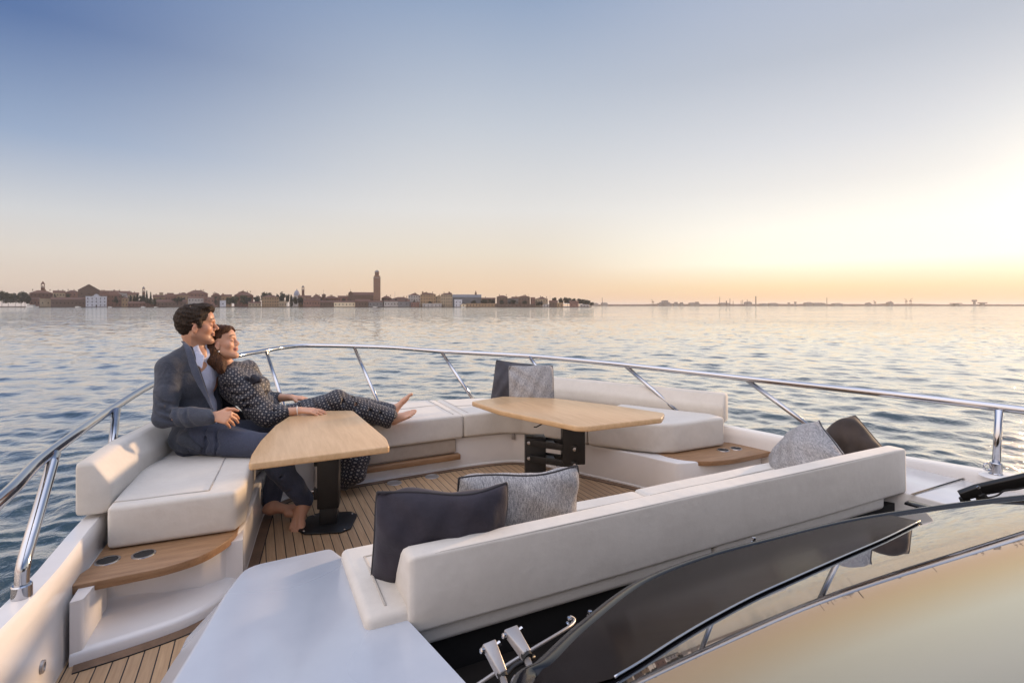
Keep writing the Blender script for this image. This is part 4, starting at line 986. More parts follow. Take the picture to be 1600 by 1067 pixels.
def man():
    root = None; s = 1.0
    neck = PD(311, 549, 3.17); hc = PD(306, 508, 3.16)
    pel = PD(316, 680, 3.16); spi = PD(304, 636, 3.19); che = PD(302, 588, 3.17)
    shR, shL = PD(265, 577, 3.04), PD(346, 580, 3.42)          # his right shoulder is the near one
    elR, wrR = PD(257, 652, 2.94), PD(331, 651, 2.94)
    elL, wrL = PD(350, 640, 3.44), PD(388, 664, 3.47)
    hiR, knR, anR = PD(312, 683, 3.06), PD(412, 697, 3.03), PD(476, 786, 3.17)
    hiL, knL, anL = PD(330, 676, 3.26), PD(446, 684, 3.34), PD(424, 786, 3.22)
    f, u, r = frame(cam(.87, .46, .0), cam(-.04, 0, 1))
    tf, tu, tr = frame(cam(.92, -.36, .12), che-pel)           # torso
    F = Field()
    q, A = head(F, hc, f, u, r, 1.0, False)
    F.cap(q(-.030, -.06), A3(neck-tf*.012), .046, .052, .02)
    T = np.array([[tf[i], tr[i], tu[i]] for i in range(3)])
    F.ell(A3(che), (.10, .165, .16), T, .03); F.ell(A3(spi), (.09, .13, .13), T, .03); F.ell(A3(pel), (.10, .15, .11), T, .03)
    F.cap(A3(neck-tu*.03), A3(shR), .040, .045, .03); F.cap(A3(neck-tu*.03), A3(shL), .040, .045, .03)
    for a, b, c in ((shR, elR, wrR), (shL, elL, wrL)): F.chain([A3(a), A3(b), A3(b.lerp(c, .7)), A3(c)], [.042, .028, .028, .027], .02)
    for a, b, c in ((hiR, knR, anR), (hiL, knL, anL)): F.chain([A3(a), A3(b), A3(c)], [.075, .052, .036], .02)
    # near hand lies loosely closed on the thigh
    hand(F, wrR+cam(.012, 0, .002), cam(.96, .05, -.10), cam(-.12, .80, -.58), 1.0, 1.95, .0, right=True, thumb=1.0)
    hand(F, wrL, cam(.85, .2, -.35), cam(0, 0, -1), 1.0, .5, right=False)
    # bare feet: the near one crossed over the far one
    foot(F, PD(472, 793, 3.20), cam(.17, -.88, -.40), cam(.22, -.32, .85), .98, True, anR)
    foot(F, PD(414, 799, 3.17), cam(.97, .06, -.05), cam(.0, -.55, .8), .98, False, PD(424, 790, 3.19))
    V, Q = F.mesh(.0042)
    loc = PD(318, 705, 3.12)
    hx = thing('x', loc, None, None); bpy.data.objects.remove(hx)
    body = np_mesh('person', V-np.array(loc), Q, M['skin']); body.location = loc
    tag(body, 'dark haired man in a navy blazer sitting barefoot on the bench cushion, gazing right', 'person')
    vcol(body, face_tone(q, A, hc, f, u, r, 1.0, (.54, .29, .18), False))
    # hair: short sides, fuller and brushed up on top
    H = Field(); Ah = A
    H.ell(q(-.013, .040), (.099, .079, .088), Ah, .01); H.ell(q(.034, .100), (.058, .054, .028), Ah, .02); H.ell(q(-.046, .02), (.056, .070, .084), Ah, .02); H.ell(q(.068, .100), (.026, .045, .020), Ah, .015)
    for k in (-1, 1): H.cap(q(.022, .03, .075*k), q(.026, -.010, .072*k), .011, .006, .008)
    cx = np.array(hc); fa, ua, ra = (np.array(x) for x in (f, u, r))
    def face(X, Y_, Z_):                              # the bare face, ears and nape
        x = (X-cx[0])*fa[0]+(Y_-cx[1])*fa[1]+(Z_-cx[2])*fa[2]; z = (X-cx[0])*ua[0]+(Y_-cx[1])*ua[1]+(Z_-cx[2])*ua[2]
        y = np.abs((X-cx[0])*ra[0]+(Y_-cx[1])*ra[1]+(Z_-cx[2])*ra[2])
        a = np.maximum(z-(.078+.35*np.maximum(.0, .055-x)*0-.25*y), (.062-.9*np.maximum(0, .065-y)*.25)-x-.30*np.clip(-z, -.02, .0))   # forehead
        b = np.maximum(z-.030, .036-x); b = np.minimum(b, np.maximum(z+.012, .012-x))                # temple and cheek
        c = (np.sqrt(((x-.002)/.019)**2+((z+.024)/.032)**2)-1)*.02
        c = np.minimum(c, np.maximum(z+.046, -.030-x))   # round and under the ear
        n_ = z+.066-.25*(x+.08)
        return np.minimum(np.minimum(a, b), np.minimum(c, n_))
    H.cut(face, cx-.2, cx+.2, .01); H.warp(wob(.0022, 150, 4)); H.warp(wob(.0024, 70, 9)); H.warp(lambda X, Y_, Z_: -.0040+0*X)
    V, Q = H.mesh(.0034); skin('hair', V, Q, M['dark_hair'], body, 0)
    # shirt
    G = Field()
    G.ell(A3(che-tf*.004), (.108, .165, .165), T, .03); G.ell(A3(spi), (.102, .145, .135), T, .03); G.ell(A3(pel-tf*.005+tu*.02), (.100, .15, .10), T, .03)
    G.cap(A3(neck-tu*.015-tf*.012), A3(neck+tu*.030-tf*.020), .066, .0585, .015); G.cap(A3(neck-tu*.03), A3(shR), .045, .048, .03); G.cap(A3(neck-tu*.03), A3(shL), .045, .048, .03)
    G.cap(A3(neck+tf*.055+tu*.03), A3(neck+tf*.095-tu*.10), .030, .012, .012, 's')
    G.warp(wob(.003, 42, 2)); V, Q = G.mesh(.005); sh = skin('shirt', V, Q, M['shirt_cloth'], body)
    # collar leaves
    for k in (-1, 1):
        a = neck+tr*.060*k-tf*.02+tu*.038; q_ = .075 if k > 0 else .040; b = neck+tr*.026*k+tf*q_-tu*.030; c_ = neck+tr*.058*k+tf*(q_+.008)-tu*.105; d_ = neck+tr*.088*k+tf*.01-tu*.022
        m = MB(); o_ = tf*.006+tr*.004*k; m.loft([[a, b, c_, d_], [a+o_, b+o_, c_+o_, d_+o_]]); m.build('collar', M['shirt_cloth'], sh, bevel=(.003, 2))
    # blazer
    B = Field()
    B.ell(A3(che-tf*.008), (.128, .188, .185), T, .03); B.ell(A3(spi-tf*.004), (.122, .170, .15), T, .03); B.ell(A3(pel-tf*.015+tu*.01), (.130, .182, .13), T, .03)
    B.cap(A3(neck-tu*.018-tf*.018), A3(shR+tu*.012), .058, .066, .04); B.cap(A3(neck-tu*.018-tf*.018), A3(shL+tu*.012), .058, .066, .04)
    B.cap(A3(neck-tf*.03), A3(neck-tf*.024+tu*.034), .064, .061, .02)
    B.chain([A3(shR), A3(shR.lerp(elR, .5)), A3(elR), A3(elR.lerp(wrR, .55)), A3(wrR-cam(.006, 0, 0))], [.076, .066, .059, .054, .045], .016)
    B.chain([A3(shL), A3(elL), A3(wrL)], [.074, .058, .045], .02)
    B.cap(A3(PD(292, 684, 2.99)), A3(PD(312, 700, 2.97)), .045, .022, .05); B.cap(A3(PD(280, 690, 3.05)), A3(PD(290, 702, 3.0)), .04, .024, .04)
    # sleeve and waist creases
    for t_, w in ((.62, .009), (.78, .011), (.93, .010)):
        p = shR.lerp(elR, t_); grooves(B, [p+cam(-.075, -.035, .03), p+cam(0, -.075, .0), p+cam(.07, -.04, -.03)], w, .018)
    for t_ in (.18, .36, .58):
        p = elR.lerp(wrR, t_); grooves(B, [p+cam(-.02, -.02, .066), p+cam(.012, -.062, .0), p+cam(.035, -.03, -.055)], .008, .016)
    grooves(B, [PD(290, 640, 3.0), PD(316, 650, 2.99)], .008, .016)
    # front opening
    e0, e1, e2 = PD(300, 540, 3.06), PD(319, 600, 3.00), PD(343, 676, 2.93)
    lens = Vector((0, 0, CAMZ))
    n1 = (e1-e0).cross(e0-lens); n1 = n1 if n1.dot(RIGHT) > 0 else -n1
    n2 = (e2-e1).cross(e1-lens); n2 = n2 if n2.dot(RIGHT) > 0 else -n2
    h1, h2 = half(n1, A3(e0)), half(n2, A3(e1)); h3 = half(tf, A3(neck-tf*.005)); h4 = half(tr, A3(neck-tr*.115))
    # the open front: right of the near edge, ahead of the neck, short of the far armhole
    B.cut(lambda X, Y_, Z_: np.maximum(np.maximum(h1(X, Y_, Z_), h2(X, Y_, Z_)), np.maximum(h3(X, Y_, Z_), h4(X, Y_, Z_))), np.array(che)-.5, np.array(che)+.5, .008)
    B.warp(wob(.0022, 26, 7)); B.warp(wob(.0028, 12, 17)); V, Q = B.mesh(.005); bl = skin('blazer', V, Q, M['blazer'], body)
    # lapel along the opening
    pts = spline([PD(288, 533, 3.10), PD(299, 545, 3.03), PD(311, 578, 2.985), PD(322, 608, 2.965), PD(334, 640, 2.95)], 6); wd = [.020, .024, .026, .030, .034, .037, .040, .043, .046, .048, .050, .051, .052, .052, .050, .048, .045, .041, .036, .031, .026, .021, .017, .014, .010]
    L0, L1, L2, L3 = [], [], [], []
    for i, p in enumerate(pts):
        w = wd[min(i, len(wd)-1)]*.78; o_ = cam(.10, -.30, .02)*.02
        L0.append(p+cam(.003, -.004, 0)); L1.append(p-cam(.93, .30, -.12).normalized()*w+cam(0, -.003, 0)); L2.append(L1[-1]+o_); L3.append(L0[-1]+o_*1.4)
    m = MB(); m.loft([[a, b, c_, d_] for a, b, c_, d_ in zip(L0, L1, L2, L3)]); m.build('lapel', M['lapel_cloth'], bl, smooth=50, bevel=(.003, 2))
    # trousers
    K = Field()
    K.ell(A3(pel-tu*.015), (.118, .172, .12), T, .03)
    K.chain([A3(hiR), A3(hiR.lerp(knR, .5)), A3(knR), A3(knR.lerp(anR, .4)), A3(anR-UP*-.022)], [.098, .088, .074, .068, .053], .022)
    K.chain([A3(hiL), A3(hiL.lerp(knL, .5)), A3(knL), A3(knL.lerp(anL, .4)), A3(anL+UP*.02)], [.098, .088, .074, .070, .056], .022)
    for t_ in (.25, .42):
        p = hiR.lerp(knR, t_); grooves(K, [p+cam(-.03, -.05, .085), p+cam(.0, -.09, .0), p+cam(-.03, -.06, -.07)], .007, .016)
    for t_ in (.25, .5, .75):
        p = knR.lerp(anR, t_); grooves(K, [p+cam(-.066, -.036, -.02), p+cam(.02, -.073, .02)], .006, .014)
    K.warp(wob(.003, 24, 21)); V, Q = K.mesh(.005); skin('trousers', V, Q, M['trouser_cloth'], body)
    return body
def woman():
    neck = PD(352, 574, 3.33); hc = PD(345, 537, 3.29); s = .93
    pel = PD(430, 664, 3.58); spi = PD(408, 640, 3.51); che = PD(376, 604, 3.40)
    shR, shL = PD(364, 592, 3.24), PD(387, 578, 3.50)
    elR, wrR = PD(415, 648, 3.24), PD(468, 641, 3.30)
    elL, wrL = PD(412, 622, 3.66), PD(455, 621, 3.60)
    hiR, knR, anR = PD(440, 662, 3.50), PD(526, 627, 3.63), PD(610, 654, 3.80)
    hiL, knL, anL = PD(450, 655, 3.68), PD(536, 633, 3.82), PD(612, 645, 3.92)
    f, u, r = frame(cam(.95, .20, .20), cam(-.28, .06, 1))
    tf, tu, tr = frame(cam(.68, -.05, .6), che-pel)
    F = Field(); q, A = head(F, hc, f, u, r, s, True)
    F.cap(q(-.02, -.06), A3(neck), .046, .048, .02)
    T = np.array([[tf[i], tr[i], tu[i]] for i in range(3)])
    F.ell(A3(che), (.085, .14, .14), T, .03); F.ell(A3(spi), (.075, .11, .12), T, .03); F.ell(A3(pel), (.09, .15, .11), T, .03)
    F.cap(A3(neck), A3(shR), .04, .045, .04); F.cap(A3(neck), A3(shL), .04, .045, .04)
    for a, b, c in ((shR, elR, wrR), (shL, elL, wrL)): F.chain([A3(a), A3(b), A3(b.lerp(c, .35)), A3(c)], [.040, .034, .032, .0225], .02)
    for a, b, c in ((hiR, knR, anR), (hiL, knL, anL)): F.chain([A3(a), A3(b), A3(b.lerp(c, .35)), A3(c)], [.07, .048, .047, .030], .02)
    hand(F, wrR+cam(.004, 0, 0), cam(.97, .10, -.06), cam(0, .2, -1), .90, .22, .16, right=True, thumb=.5)
    hand(F, wrL, cam(.93, .15, -.10), cam(0, .1, -1), .90, .35, .2, right=False, thumb=.5)
    foot(F, PD(608, 664, 3.83), cam(.88, .20, .34), cam(-.45, -.35, .85), .93, True, anR)
    foot(F, PD(614, 650, 3.95), cam(.60, .25, .68), cam(-.70, -.2, .6), .93, False, anL)
    V, Q = F.mesh(.0042); loc = PD(430, 684, 3.58)
    body = np_mesh('person', V-np.array(loc), Q, M['skin']); body.location = loc
    tag(body, 'brown haired woman in a printed navy jumpsuit reclining against the man, bare feet up', 'person')
    vcol(body, face_tone(q, A, hc, f, u, r, s, (.58, .33, .215), True))
    # hair, parted and falling behind the ear to the shoulder
    H = Field(); n = lambda *a: np.array(a)*s
    H.ell(q(-.017, .044), n(.104, .082, .090), A, .01); H.ell(q(-.055, -.01), n(.066, .076, .092), A, .025)
    H.ell(q(.035, .085, .030), n(.060, .046, .036), A, .02); H.ell(q(.035, .085, -.030), n(.060, .046, .036), A, .02)
    e_ = [q(-.060, -.04, .060), q(-.056, -.10, .070), A3(PD(350, 570, 3.20)), A3(PD(356, 580, 3.165))]
    H.chain(e_, [.040, .036, .030, .018], .025)
    e_ = [q(-.050, -.05, .04), q(-.04, -.12, .045), A3(PD(345, 570, 3.22)), A3(PD(347, 578, 3.20))]
    H.chain(e_, [.050, .044, .034, .020], .025)
    H.chain([q(-.036, -.03, .074), q(-.020, -.10, .064), A3(PD(360, 568, 3.21)), A3(PD(361, 577, 3.165))], [.024, .022, .022, .013], .02)
    H.chain([q(-.04, -.03, -.06), q(-.04, -.12, -.05), A3(PD(365, 574, 3.42))], [.036, .034, .02], .02)
    cx = np.array(hc); fa, ua, ra = (np.array(x)/s for x in (f, u, r))
    def face(X, Y_, Z_):
        x = (X-cx[0])*fa[0]+(Y_-cx[1])*fa[1]+(Z_-cx[2])*fa[2]; z = (X-cx[0])*ua[0]+(Y_-cx[1])*ua[1]+(Z_-cx[2])*ua[2]; y = np.abs((X-cx[0])*ra[0]+(Y_-cx[1])*ra[1]+(Z_-cx[2])*ra[2])
        a = np.maximum(z-(.088-.55*np.maximum(0, y-.012)), .032-x)
        b = np.maximum(np.maximum(z-.030, .006-x), -.066-z)
        return np.minimum(a, b)*s
    H.cut(face, cx-.16, cx+.16, .008); H.warp(wob(.0025, 85, 14)); H.warp(wob(.003, 40, 19))
    V, Q = H.mesh(.0034); skin('hair', V, Q, M['brown_hair'], body, 0)
    MB().lathe(Vector(q(.006, -.058, .080)), [(0, -.006), (.005, -.003), (.0055, 0), (.005, .003), (0, .006)], 12).build('earring', M['pearl'], body)
    m = MB(); c_ = wrR.lerp(elR, .06); d_ = (wrR-elR).normalized(); x_ = d_.cross(UP).normalized(); y_ = x_.cross(d_)
    m.tube([c_+(x_*math.cos(a)+y_*math.sin(a))*.027 for a in np.linspace(0, 6.283, 25)], .0028, 6, False); m.build('bracelet', M['pearl'], body)
    # jumpsuit: blouse with full sleeves, wide legs
    ch = []                                            # for the print: chains of (a, b, start, radius)
    J = Field()
    J.ell(A3(che+tf*.012), (.112, .165, .155), T, .03); J.ell(A3(spi+tf*.005), (.095, .135, .14), T, .03); J.ell(A3(pel), (.115, .175, .125), T, .03)
    J.ell(A3(PD(396, 604, 3.31)), (.065, .075, .07), T, .04); J.ell(A3(PD(405, 603, 3.45)), (.06, .07, .065), T, .04)
    J.cap(A3(neck-tu*.03), A3(shR), .05, .062, .04); J.cap(A3(neck-tu*.03), A3(shL), .05, .062, .04)
    m1 = elR.lerp(wrR, .42)
    J.chain([A3(shR), A3(shR.lerp(elR, .45)), A3(elR), A3(m1)], [.070, .076, .076, .052], .02); J.cap(A3(m1), A3(m1+(wrR-elR).normalized()*.012), .044, .040, .01)
    J.chain([A3(shL), A3(elL), A3(elL.lerp(wrL, .45))], [.066, .066, .046], .02)
    J.chain([A3(hiR), A3(hiR.lerp(knR, .5)), A3(knR), A3(knR.lerp(anR, .5)), A3(anR.lerp(knR, .04))], [.105, .094, .078, .076, .072], .022)
    J.chain([A3(hiL), A3(hiL.lerp(knL, .5)), A3(knL), A3(knL.lerp(anL, .5)), A3(anL.lerp(knL, .06))], [.105, .094, .076, .074, .070], .022)
    # sleeve, lap and leg folds
    for t_ in (.25, .45, .62, .80):
        p = shR.lerp(elR, t_); grooves(J, [p+cam(-.07, -.045, .02), p+cam(.0, -.082, .01), p+cam(.065, -.05, .055)], .008, .016)
    p = elR.lerp(m1, .9); 
    for k in range(5): grooves(J, [p+cam(-.01, -.05, .045-.022*k), m1+cam(.02, -.05, .04-.02*k)], .005, .010)
    for a, b in ((hiR, knR), (knR, anR)):
        for t_ in (.2, .45, .7, .9):
            p = a.lerp(b, t_); grooves(J, [p+cam(-.05, -.04, .085), p+cam(.0, -.088, .02), p+cam(.06, -.07, -.05)], .007, .016)
    # the loose cloth of the jumpsuit hanging from the bench
    dr = [PD(558, 690, 3.72), PD(556, 716, 3.64), PD(552, 738, 3.62), PD(538, 754, 3.62)]
    J.chain([A3(p) for p in (PD(540, 662, 3.70), dr[0], dr[1], dr[2], dr[3])], [.07, .088, .095, .085, .05], .03)
    J.chain([A3(p) for p in (PD(520, 668, 3.66), PD(520, 706, 3.63), PD(516, 745, 3.63))], [.07, .08, .06], .03)
    for k in range(5): grooves(J, [PD(532+11*k, 690, 3.54), PD(530+10*k, 752, 3.52)], .011, .02)
    J.cap(A3(anR+(anR-knR)*.005), A3(anR+(anR-knR)*.4), .060, .07, .004, 's'); J.cap(A3(anL), A3(anL+(anL-knL)*.4), .058, .07, .004, 's')
    J.warp(wob(.0035, 28, 31)); J.warp(wob(.0035, 12, 33)); V, Q = J.mesh(.005); ju = skin('jumpsuit', V, Q, M['printed_cloth'], body)
    segs = [(che+tu*.10, pel, .0, .13, tf), (shR, elR, 0, .075, cam(0, -1, 0)), (elR, wrR, .33, .06, cam(0, -1, 0)), (shL, elL, 0, .07, cam(0, -1, 0)), (elL, wrL, .3, .055, cam(0, -1, 0)),
            (hiR, knR, .1, .09, cam(0, -1, 0)), (knR, anR, .52, .076, cam(0, -1, 0)), (hiL, knL, .1, .09, cam(0, -1, 0)), (knL, anL, .52, .076, cam(0, -1, 0)), (dr[0]+UP*.08, dr[3], 0, .095, cam(0, -1, 0))]
    best = np.full(len(V), 9.0); UV = np.zeros((len(V), 2)); per = .0235
    for a, b, l0, rad, ref in segs:
        a_, d_ = np.array(a), np.array(b-a); L = np.linalg.norm(d_); dn = d_/L; w = V-a_; t_ = np.clip(w@dn, 0, L); rv = w-t_[:, None]*dn; ds = np.linalg.norm(rv, axis=1)-rad
        x_ = np.array(ref)-dn*(np.array(ref)@dn); x_ /= np.linalg.norm(x_); y_ = np.cross(dn, x_)
        cnt = round(2*math.pi*rad/per); an = np.arctan2(rv@y_, rv@x_)/(2*math.pi)*cnt; k = ds < best
        best[k] = ds[k]; UV[k, 0] = ((w@dn+l0)/per)[k]; UV[k, 1] = an[k]
    me = ju.data; uvl = me.uv_layers.new(name='cloth'); li = np.zeros(len(me.loops), np.int32); me.loops.foreach_get('vertex_index', li)
    uvl.data.foreach_set('uv', UV[li].astype(np.float32).ravel())
    # bow tied at the neck
    m = MB(); 
    B = Field(); k0 = PD(392, 598, 3.24)
    B.ell(A3(k0), (.016, .016, .018), None, .01); B.chain([A3(k0), A3(k0+cam(.025, -.012, .035)), A3(k0+cam(.055, -.015, .02)), A3(k0+cam(.02, -.012, .0))], [.010, .018, .018, .010], .01)
    B.chain([A3(k0), A3(k0+cam(-.02, -.015, .03)), A3(k0+cam(-.035, -.012, .01)), A3(k0)], [.010, .014, .014, .010], .01); B.chain([A3(k0), A3(k0+cam(.03, -.018, -.04)), A3(k0+cam(.045, -.02, -.08))], [.010, .014, .016], .01)
    V, Q = B.mesh(.004); w_ = skin('neck_bow', V, Q, M['bow_cloth'], ju)
    return body
def people():
    people_mats(); simple('bow_cloth', (.012, .012, .022), .7)
    man(); woman()
# ---------------------------------------------------------------- the far town and the industrial shore
def shore_mats():
    def wall(name, c, sc=.5):
        t = NT(name); p = t.pos(); n = t.noise(p, sc, 5, .65); d = t.noise(t.scale(p, (1, 1, .25)), .9, 4)
        m = t.math('ADD', t.math('MULTIPLY', n, .6), t.math('MULTIPLY', d, .4))
        t.p(Base_Color=t.ramp(m, [(.35, tuple(x*.72 for x in c)), (.65, tuple(x*1.15 for x in c))]), Roughness=.9); M[name] = t.m
    wall('ochre', (.32, .215, .125)); wall('brick', (.16, .080, .055)); wall('rose', (.24, .13, .10)); wall('umber', (.135, .088, .066)); wall('sand', (.36, .28, .19)); wall('palewall', (.42, .385, .36))
    wall('whitewash', (.56, .56, .60)); wall('greystone', (.20, .19, .19)); wall('towerbrick', (.25, .15, .105)); wall('dome_lead', (.27, .28, .34)); wall('slate', (.15, .155, .17)); wall('quay_stone', (.11, .088, .070))
    t = NT('rooftile'); p = t.pos(); n = t.noise(p, .8, 5, .7); w = t.n('ShaderNodeTexWave', {'Scale': .8, 'Distortion': 2.0}); t.set(w.inputs['Vector'], p)
    t.p(Base_Color=t.ramp(t.math('ADD', t.math('MULTIPLY', n, .8), t.math('MULTIPLY', w.outputs['Color'], .2)), [(.35, (.075, .034, .024)), (.7, (.15, .075, .052))]), Roughness=.9); M['rooftile'] = t.m
    simple('pane_dark', (.02, .02, .024), .25); simple('bark', (.05, .036, .026), .9, 0, .3, 2); simple('far_steel', (.17, .12, .09), .8); simple('far_concrete', (.24, .21, .19), .9); simple('boat_white', (.7, .68, .64), .4)
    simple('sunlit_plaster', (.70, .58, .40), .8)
    def leaf(name, a, b):
        t = NT(name); n = t.noise(t.pos(), .35, 4, .7); n2 = t.noise(t.pos(), 2.2, 2)
        t.p(Base_Color=t.ramp(t.math('ADD', t.math('MULTIPLY', n, .65), t.math('MULTIPLY', n2, .35)), [(.35, a), (.65, b)]), Roughness=.75, Transmission_Weight=0); M[name] = t.m
    leaf('leaf_green', (.016, .022, .011), (.055, .065, .028)); leaf('leaf_dark', (.007, .010, .006), (.024, .030, .016))
    simple('far_land', (.15, .095, .06), .95, 0, .2, .02)
ND = 950.0                                             # the town's quay
def azm(px, d=ND): return PD(px, HY, d)
def hgt(py, d=ND): return CAMZ+(HY-py)*d/F
def building(kind, x0, x1, ytop, yeave, mat, label, dd=0, depth=None, roof='gable', wins=None, group='town houses along the far quay', yb=481, doors=0, name='town_house', cat='house', roofmat='rooftile', chimneys=0, gable_front=False):
    d = ND+dd; c = azm((x0+x1)/2, d); th = math.atan(((x0+x1)/2-CX)/F); w = (x1-x0)*d/F*math.cos(th)
    hb = 0.9; he = hgt(yeave, d); ht = hgt(ytop, d); dp = depth or max(9, min(w*.7, 22)); rz = -YAW-th
    T = thing(name, (c.x, c.y, hb), label, cat, group, rz)
    def loc(name, m, mat, par=T, sm=0): return obj(name, m.v, m.f, mat, par, world=False, smooth=sm)
    H = he-hb; K = ht-hb; x = w/2
    m = MB()
    if roof == 'gable' and gable_front:
        m.add([(-x, 0, 0), (x, 0, 0), (x, 0, H), (0, 0, K-.3), (-x, 0, H), (-x, dp, 0), (x, dp, 0), (x, dp, H), (0, dp, K-.3), (-x, dp, H)], [[0, 1, 2, 3, 4], [9, 8, 7, 6, 5], [1, 6, 7, 2], [5, 0, 4, 9], [0, 5, 6, 1]])
    else: m.prism([(-x, 0), (x, 0), (x, dp), (-x, dp)], 0, H)
    loc('wall', m, M[mat])
    o = .5; m = MB()
    if roof == 'gable':
        if gable_front: m.add([(-x-o, -o, H-.3), (0, -o, K), (x+o, -o, H-.3), (-x-o, dp+o, H-.3), (0, dp+o, K), (x+o, dp+o, H-.3), (0, -o, K-.6), (0, dp+o, K-.6)], [[0, 3, 4, 1], [1, 4, 5, 2], [0, 1, 6], [1, 2, 6], [3, 7, 4], [4, 7, 5]])
        else: m.add([(-x-o, -o, H), (x+o, -o, H), (x+o, dp+o, H), (-x-o, dp+o, H), (-x-o, dp/2, K), (x+o, dp/2, K)], [[0, 1, 5, 4], [2, 3, 4, 5], [0, 4, 3], [1, 2, 5], [0, 3, 2, 1]])
    elif roof == 'hip':
        r = min(dp/2, x*.7); m.add([(-x-o, -o, H), (x+o, -o, H), (x+o, dp+o, H), (-x-o, dp+o, H), (-x+r, dp/2, K), (x-r, dp/2, K)], [[0, 1, 5, 4], [2, 3, 4, 5], [0, 4, 3], [1, 2, 5], [0, 3, 2, 1]])
    else: m.prism([(-x-.2, -.2), (x+.2, -.2), (x+.2, dp+.2), (-x-.2, dp+.2)], H, max(K, H+.5))
    R_ = loc('roof', m, M[roofmat])
    rr = random.Random(int(x0*7+x1))
    for k in range(chimneys):
        cx_ = rr.uniform(-x*.8, x*.8); m = MB(); m.box((cx_, dp*.45, K+.3), (.55, .55, 1.3)); m.box((cx_, dp*.45, K+1.8), (.85, .85, .25)); loc('chimney', m, M['brick'], R_)
    if wins:
        nc, nr = wins
        for j in range(nr):
            for i in range(nc):
                wx = -x+w*(i+.5)/nc+rr.uniform(-.1, .1); wz = H*(j+.55)/nr; hw, hh = min(.65, w/nc*.26), min(1.1, H/nr*.3)
                m = MB(); m.box((wx, -.03, wz), (hw, .06, hh)); m.box((wx, -.06, wz-hh-.15), (hw+.2, .12, .12)); loc('window', m, M['pane_dark'])
    for k in range(doors):
        wx = -x+w*(k+.5)/doors; m = MB(); m.prism([(wx-.9, -.08), (wx+.9, -.08), (wx+.9, .05), (wx-.9, .05)], 0, 3.0); loc('door', m, M['bark'])
    return T
def tower(px, w_px, ytop, ybelf, mat, label, dd, cap, name='bell_tower', wins=True, ybase=479):
    d = ND+dd; c = azm(px, d); th = math.atan((px-CX)/F); w = w_px*d/F*math.cos(th); x = w/2; hb = 1.0; rz = -YAW-th
    T = thing(name, (c.x, c.y, hb), label, 'tower', None, rz)
    def loc(name, m, mat, par=T, sm=0): return obj(name, m.v, m.f, mat, par, world=False, smooth=sm)
    H = hgt(ybelf, d)-hb; K = hgt(ytop, d)-hb
    m = MB(); m.box((0, x, H/2), (x, x, H/2))
    for k in (-1, 0, 1): m.box((k*x*.86, -.12, H*.47), (x*.11, .2, H*.45))       # pilaster strips
    loc('shaft', m, M[mat])
    m = MB(); m.box((0, x, H+.35), (x+.5, x+.5, .45)); loc('cornice', m, M['palewall'])
    if cap == 'octagon':                                # square belfry, octagonal drum, small dome
        b = (K-H); m = MB(); m.box((0, x, H+.8+b*.10), (x*.9, x*.9, b*.10)); loc('belfry', m, M[mat])
        m = MB(); m.lathe((0, x, H+.8+b*.2), [(0, 0), (x*.62, 0), (x*.62, b*.42), (x*.70, b*.43), (x*.70, b*.47), (0, b*.47)], 8); D = loc('drum', m, M[mat])
        for k in range(3):
            m = MB(); a = (k-1)*.785; m.box((math.sin(a)*x*.6, x-math.cos(a)*x*.6, H+.8+b*.42), (.5, .25, b*.10), Matrix.Rotation(a, 3, 'Z')); loc('arch', m, M['pane_dark'], D)
        m = MB(); m.lathe((0, x, H+.8+b*.67), [(x*.66, 0), (x*.62, b*.08), (x*.45, b*.17), (x*.2, b*.22), (x*.05, b*.26), (x*.03, b*.33), (0, b*.33)], 16); loc('dome', m, M['greystone'], sm=40)
    else:
        b = (K-H); m = MB()
        for i in (-1, 1):
            for j in (0, 2): m.box((i*x*.8, x*.2+j*x*.8, H+.8+b*.22), (x*.2, x*.2, b*.22))
        m.box((0, x, H+.8+b*.47), (x*1.02, x*1.02, b*.04)); B_ = loc('belfry', m, M[mat])
        m = MB(); m.lathe((0, x, H+1.0), [(0, 0), (x*.4, 0), (x*.28, b*.2), (0, b*.25)], 12); loc('bell', m, M['far_steel'], B_)
        m = MB()
        if cap == 'pyramid': m.add([(-x, 0, H+.8+b*.5), (x, 0, H+.8+b*.5), (x, 2*x, H+.8+b*.5), (-x, 2*x, H+.8+b*.5), (0, x, K)], [[0, 1, 4], [1, 2, 4], [2, 3, 4], [3, 0, 4], [3, 2, 1, 0]])
        else: m.lathe((0, x, H+.8+b*.5), [(x*.95, 0), (x*.92, b*.15), (x*.7, b*.32), (x*.3, b*.42), (x*.08, b*.46), (0, b*.56)], 14)
        loc('cap', m, M['greystone' if cap == 'dome' else 'rooftile'], sm=40)
    if wins:
        for z in (.32, .6): m = MB(); m.box((0, -.06, H*z), (x*.10+.15, .1, 1.3)); loc('window', m, M['pane_dark'])
    return T
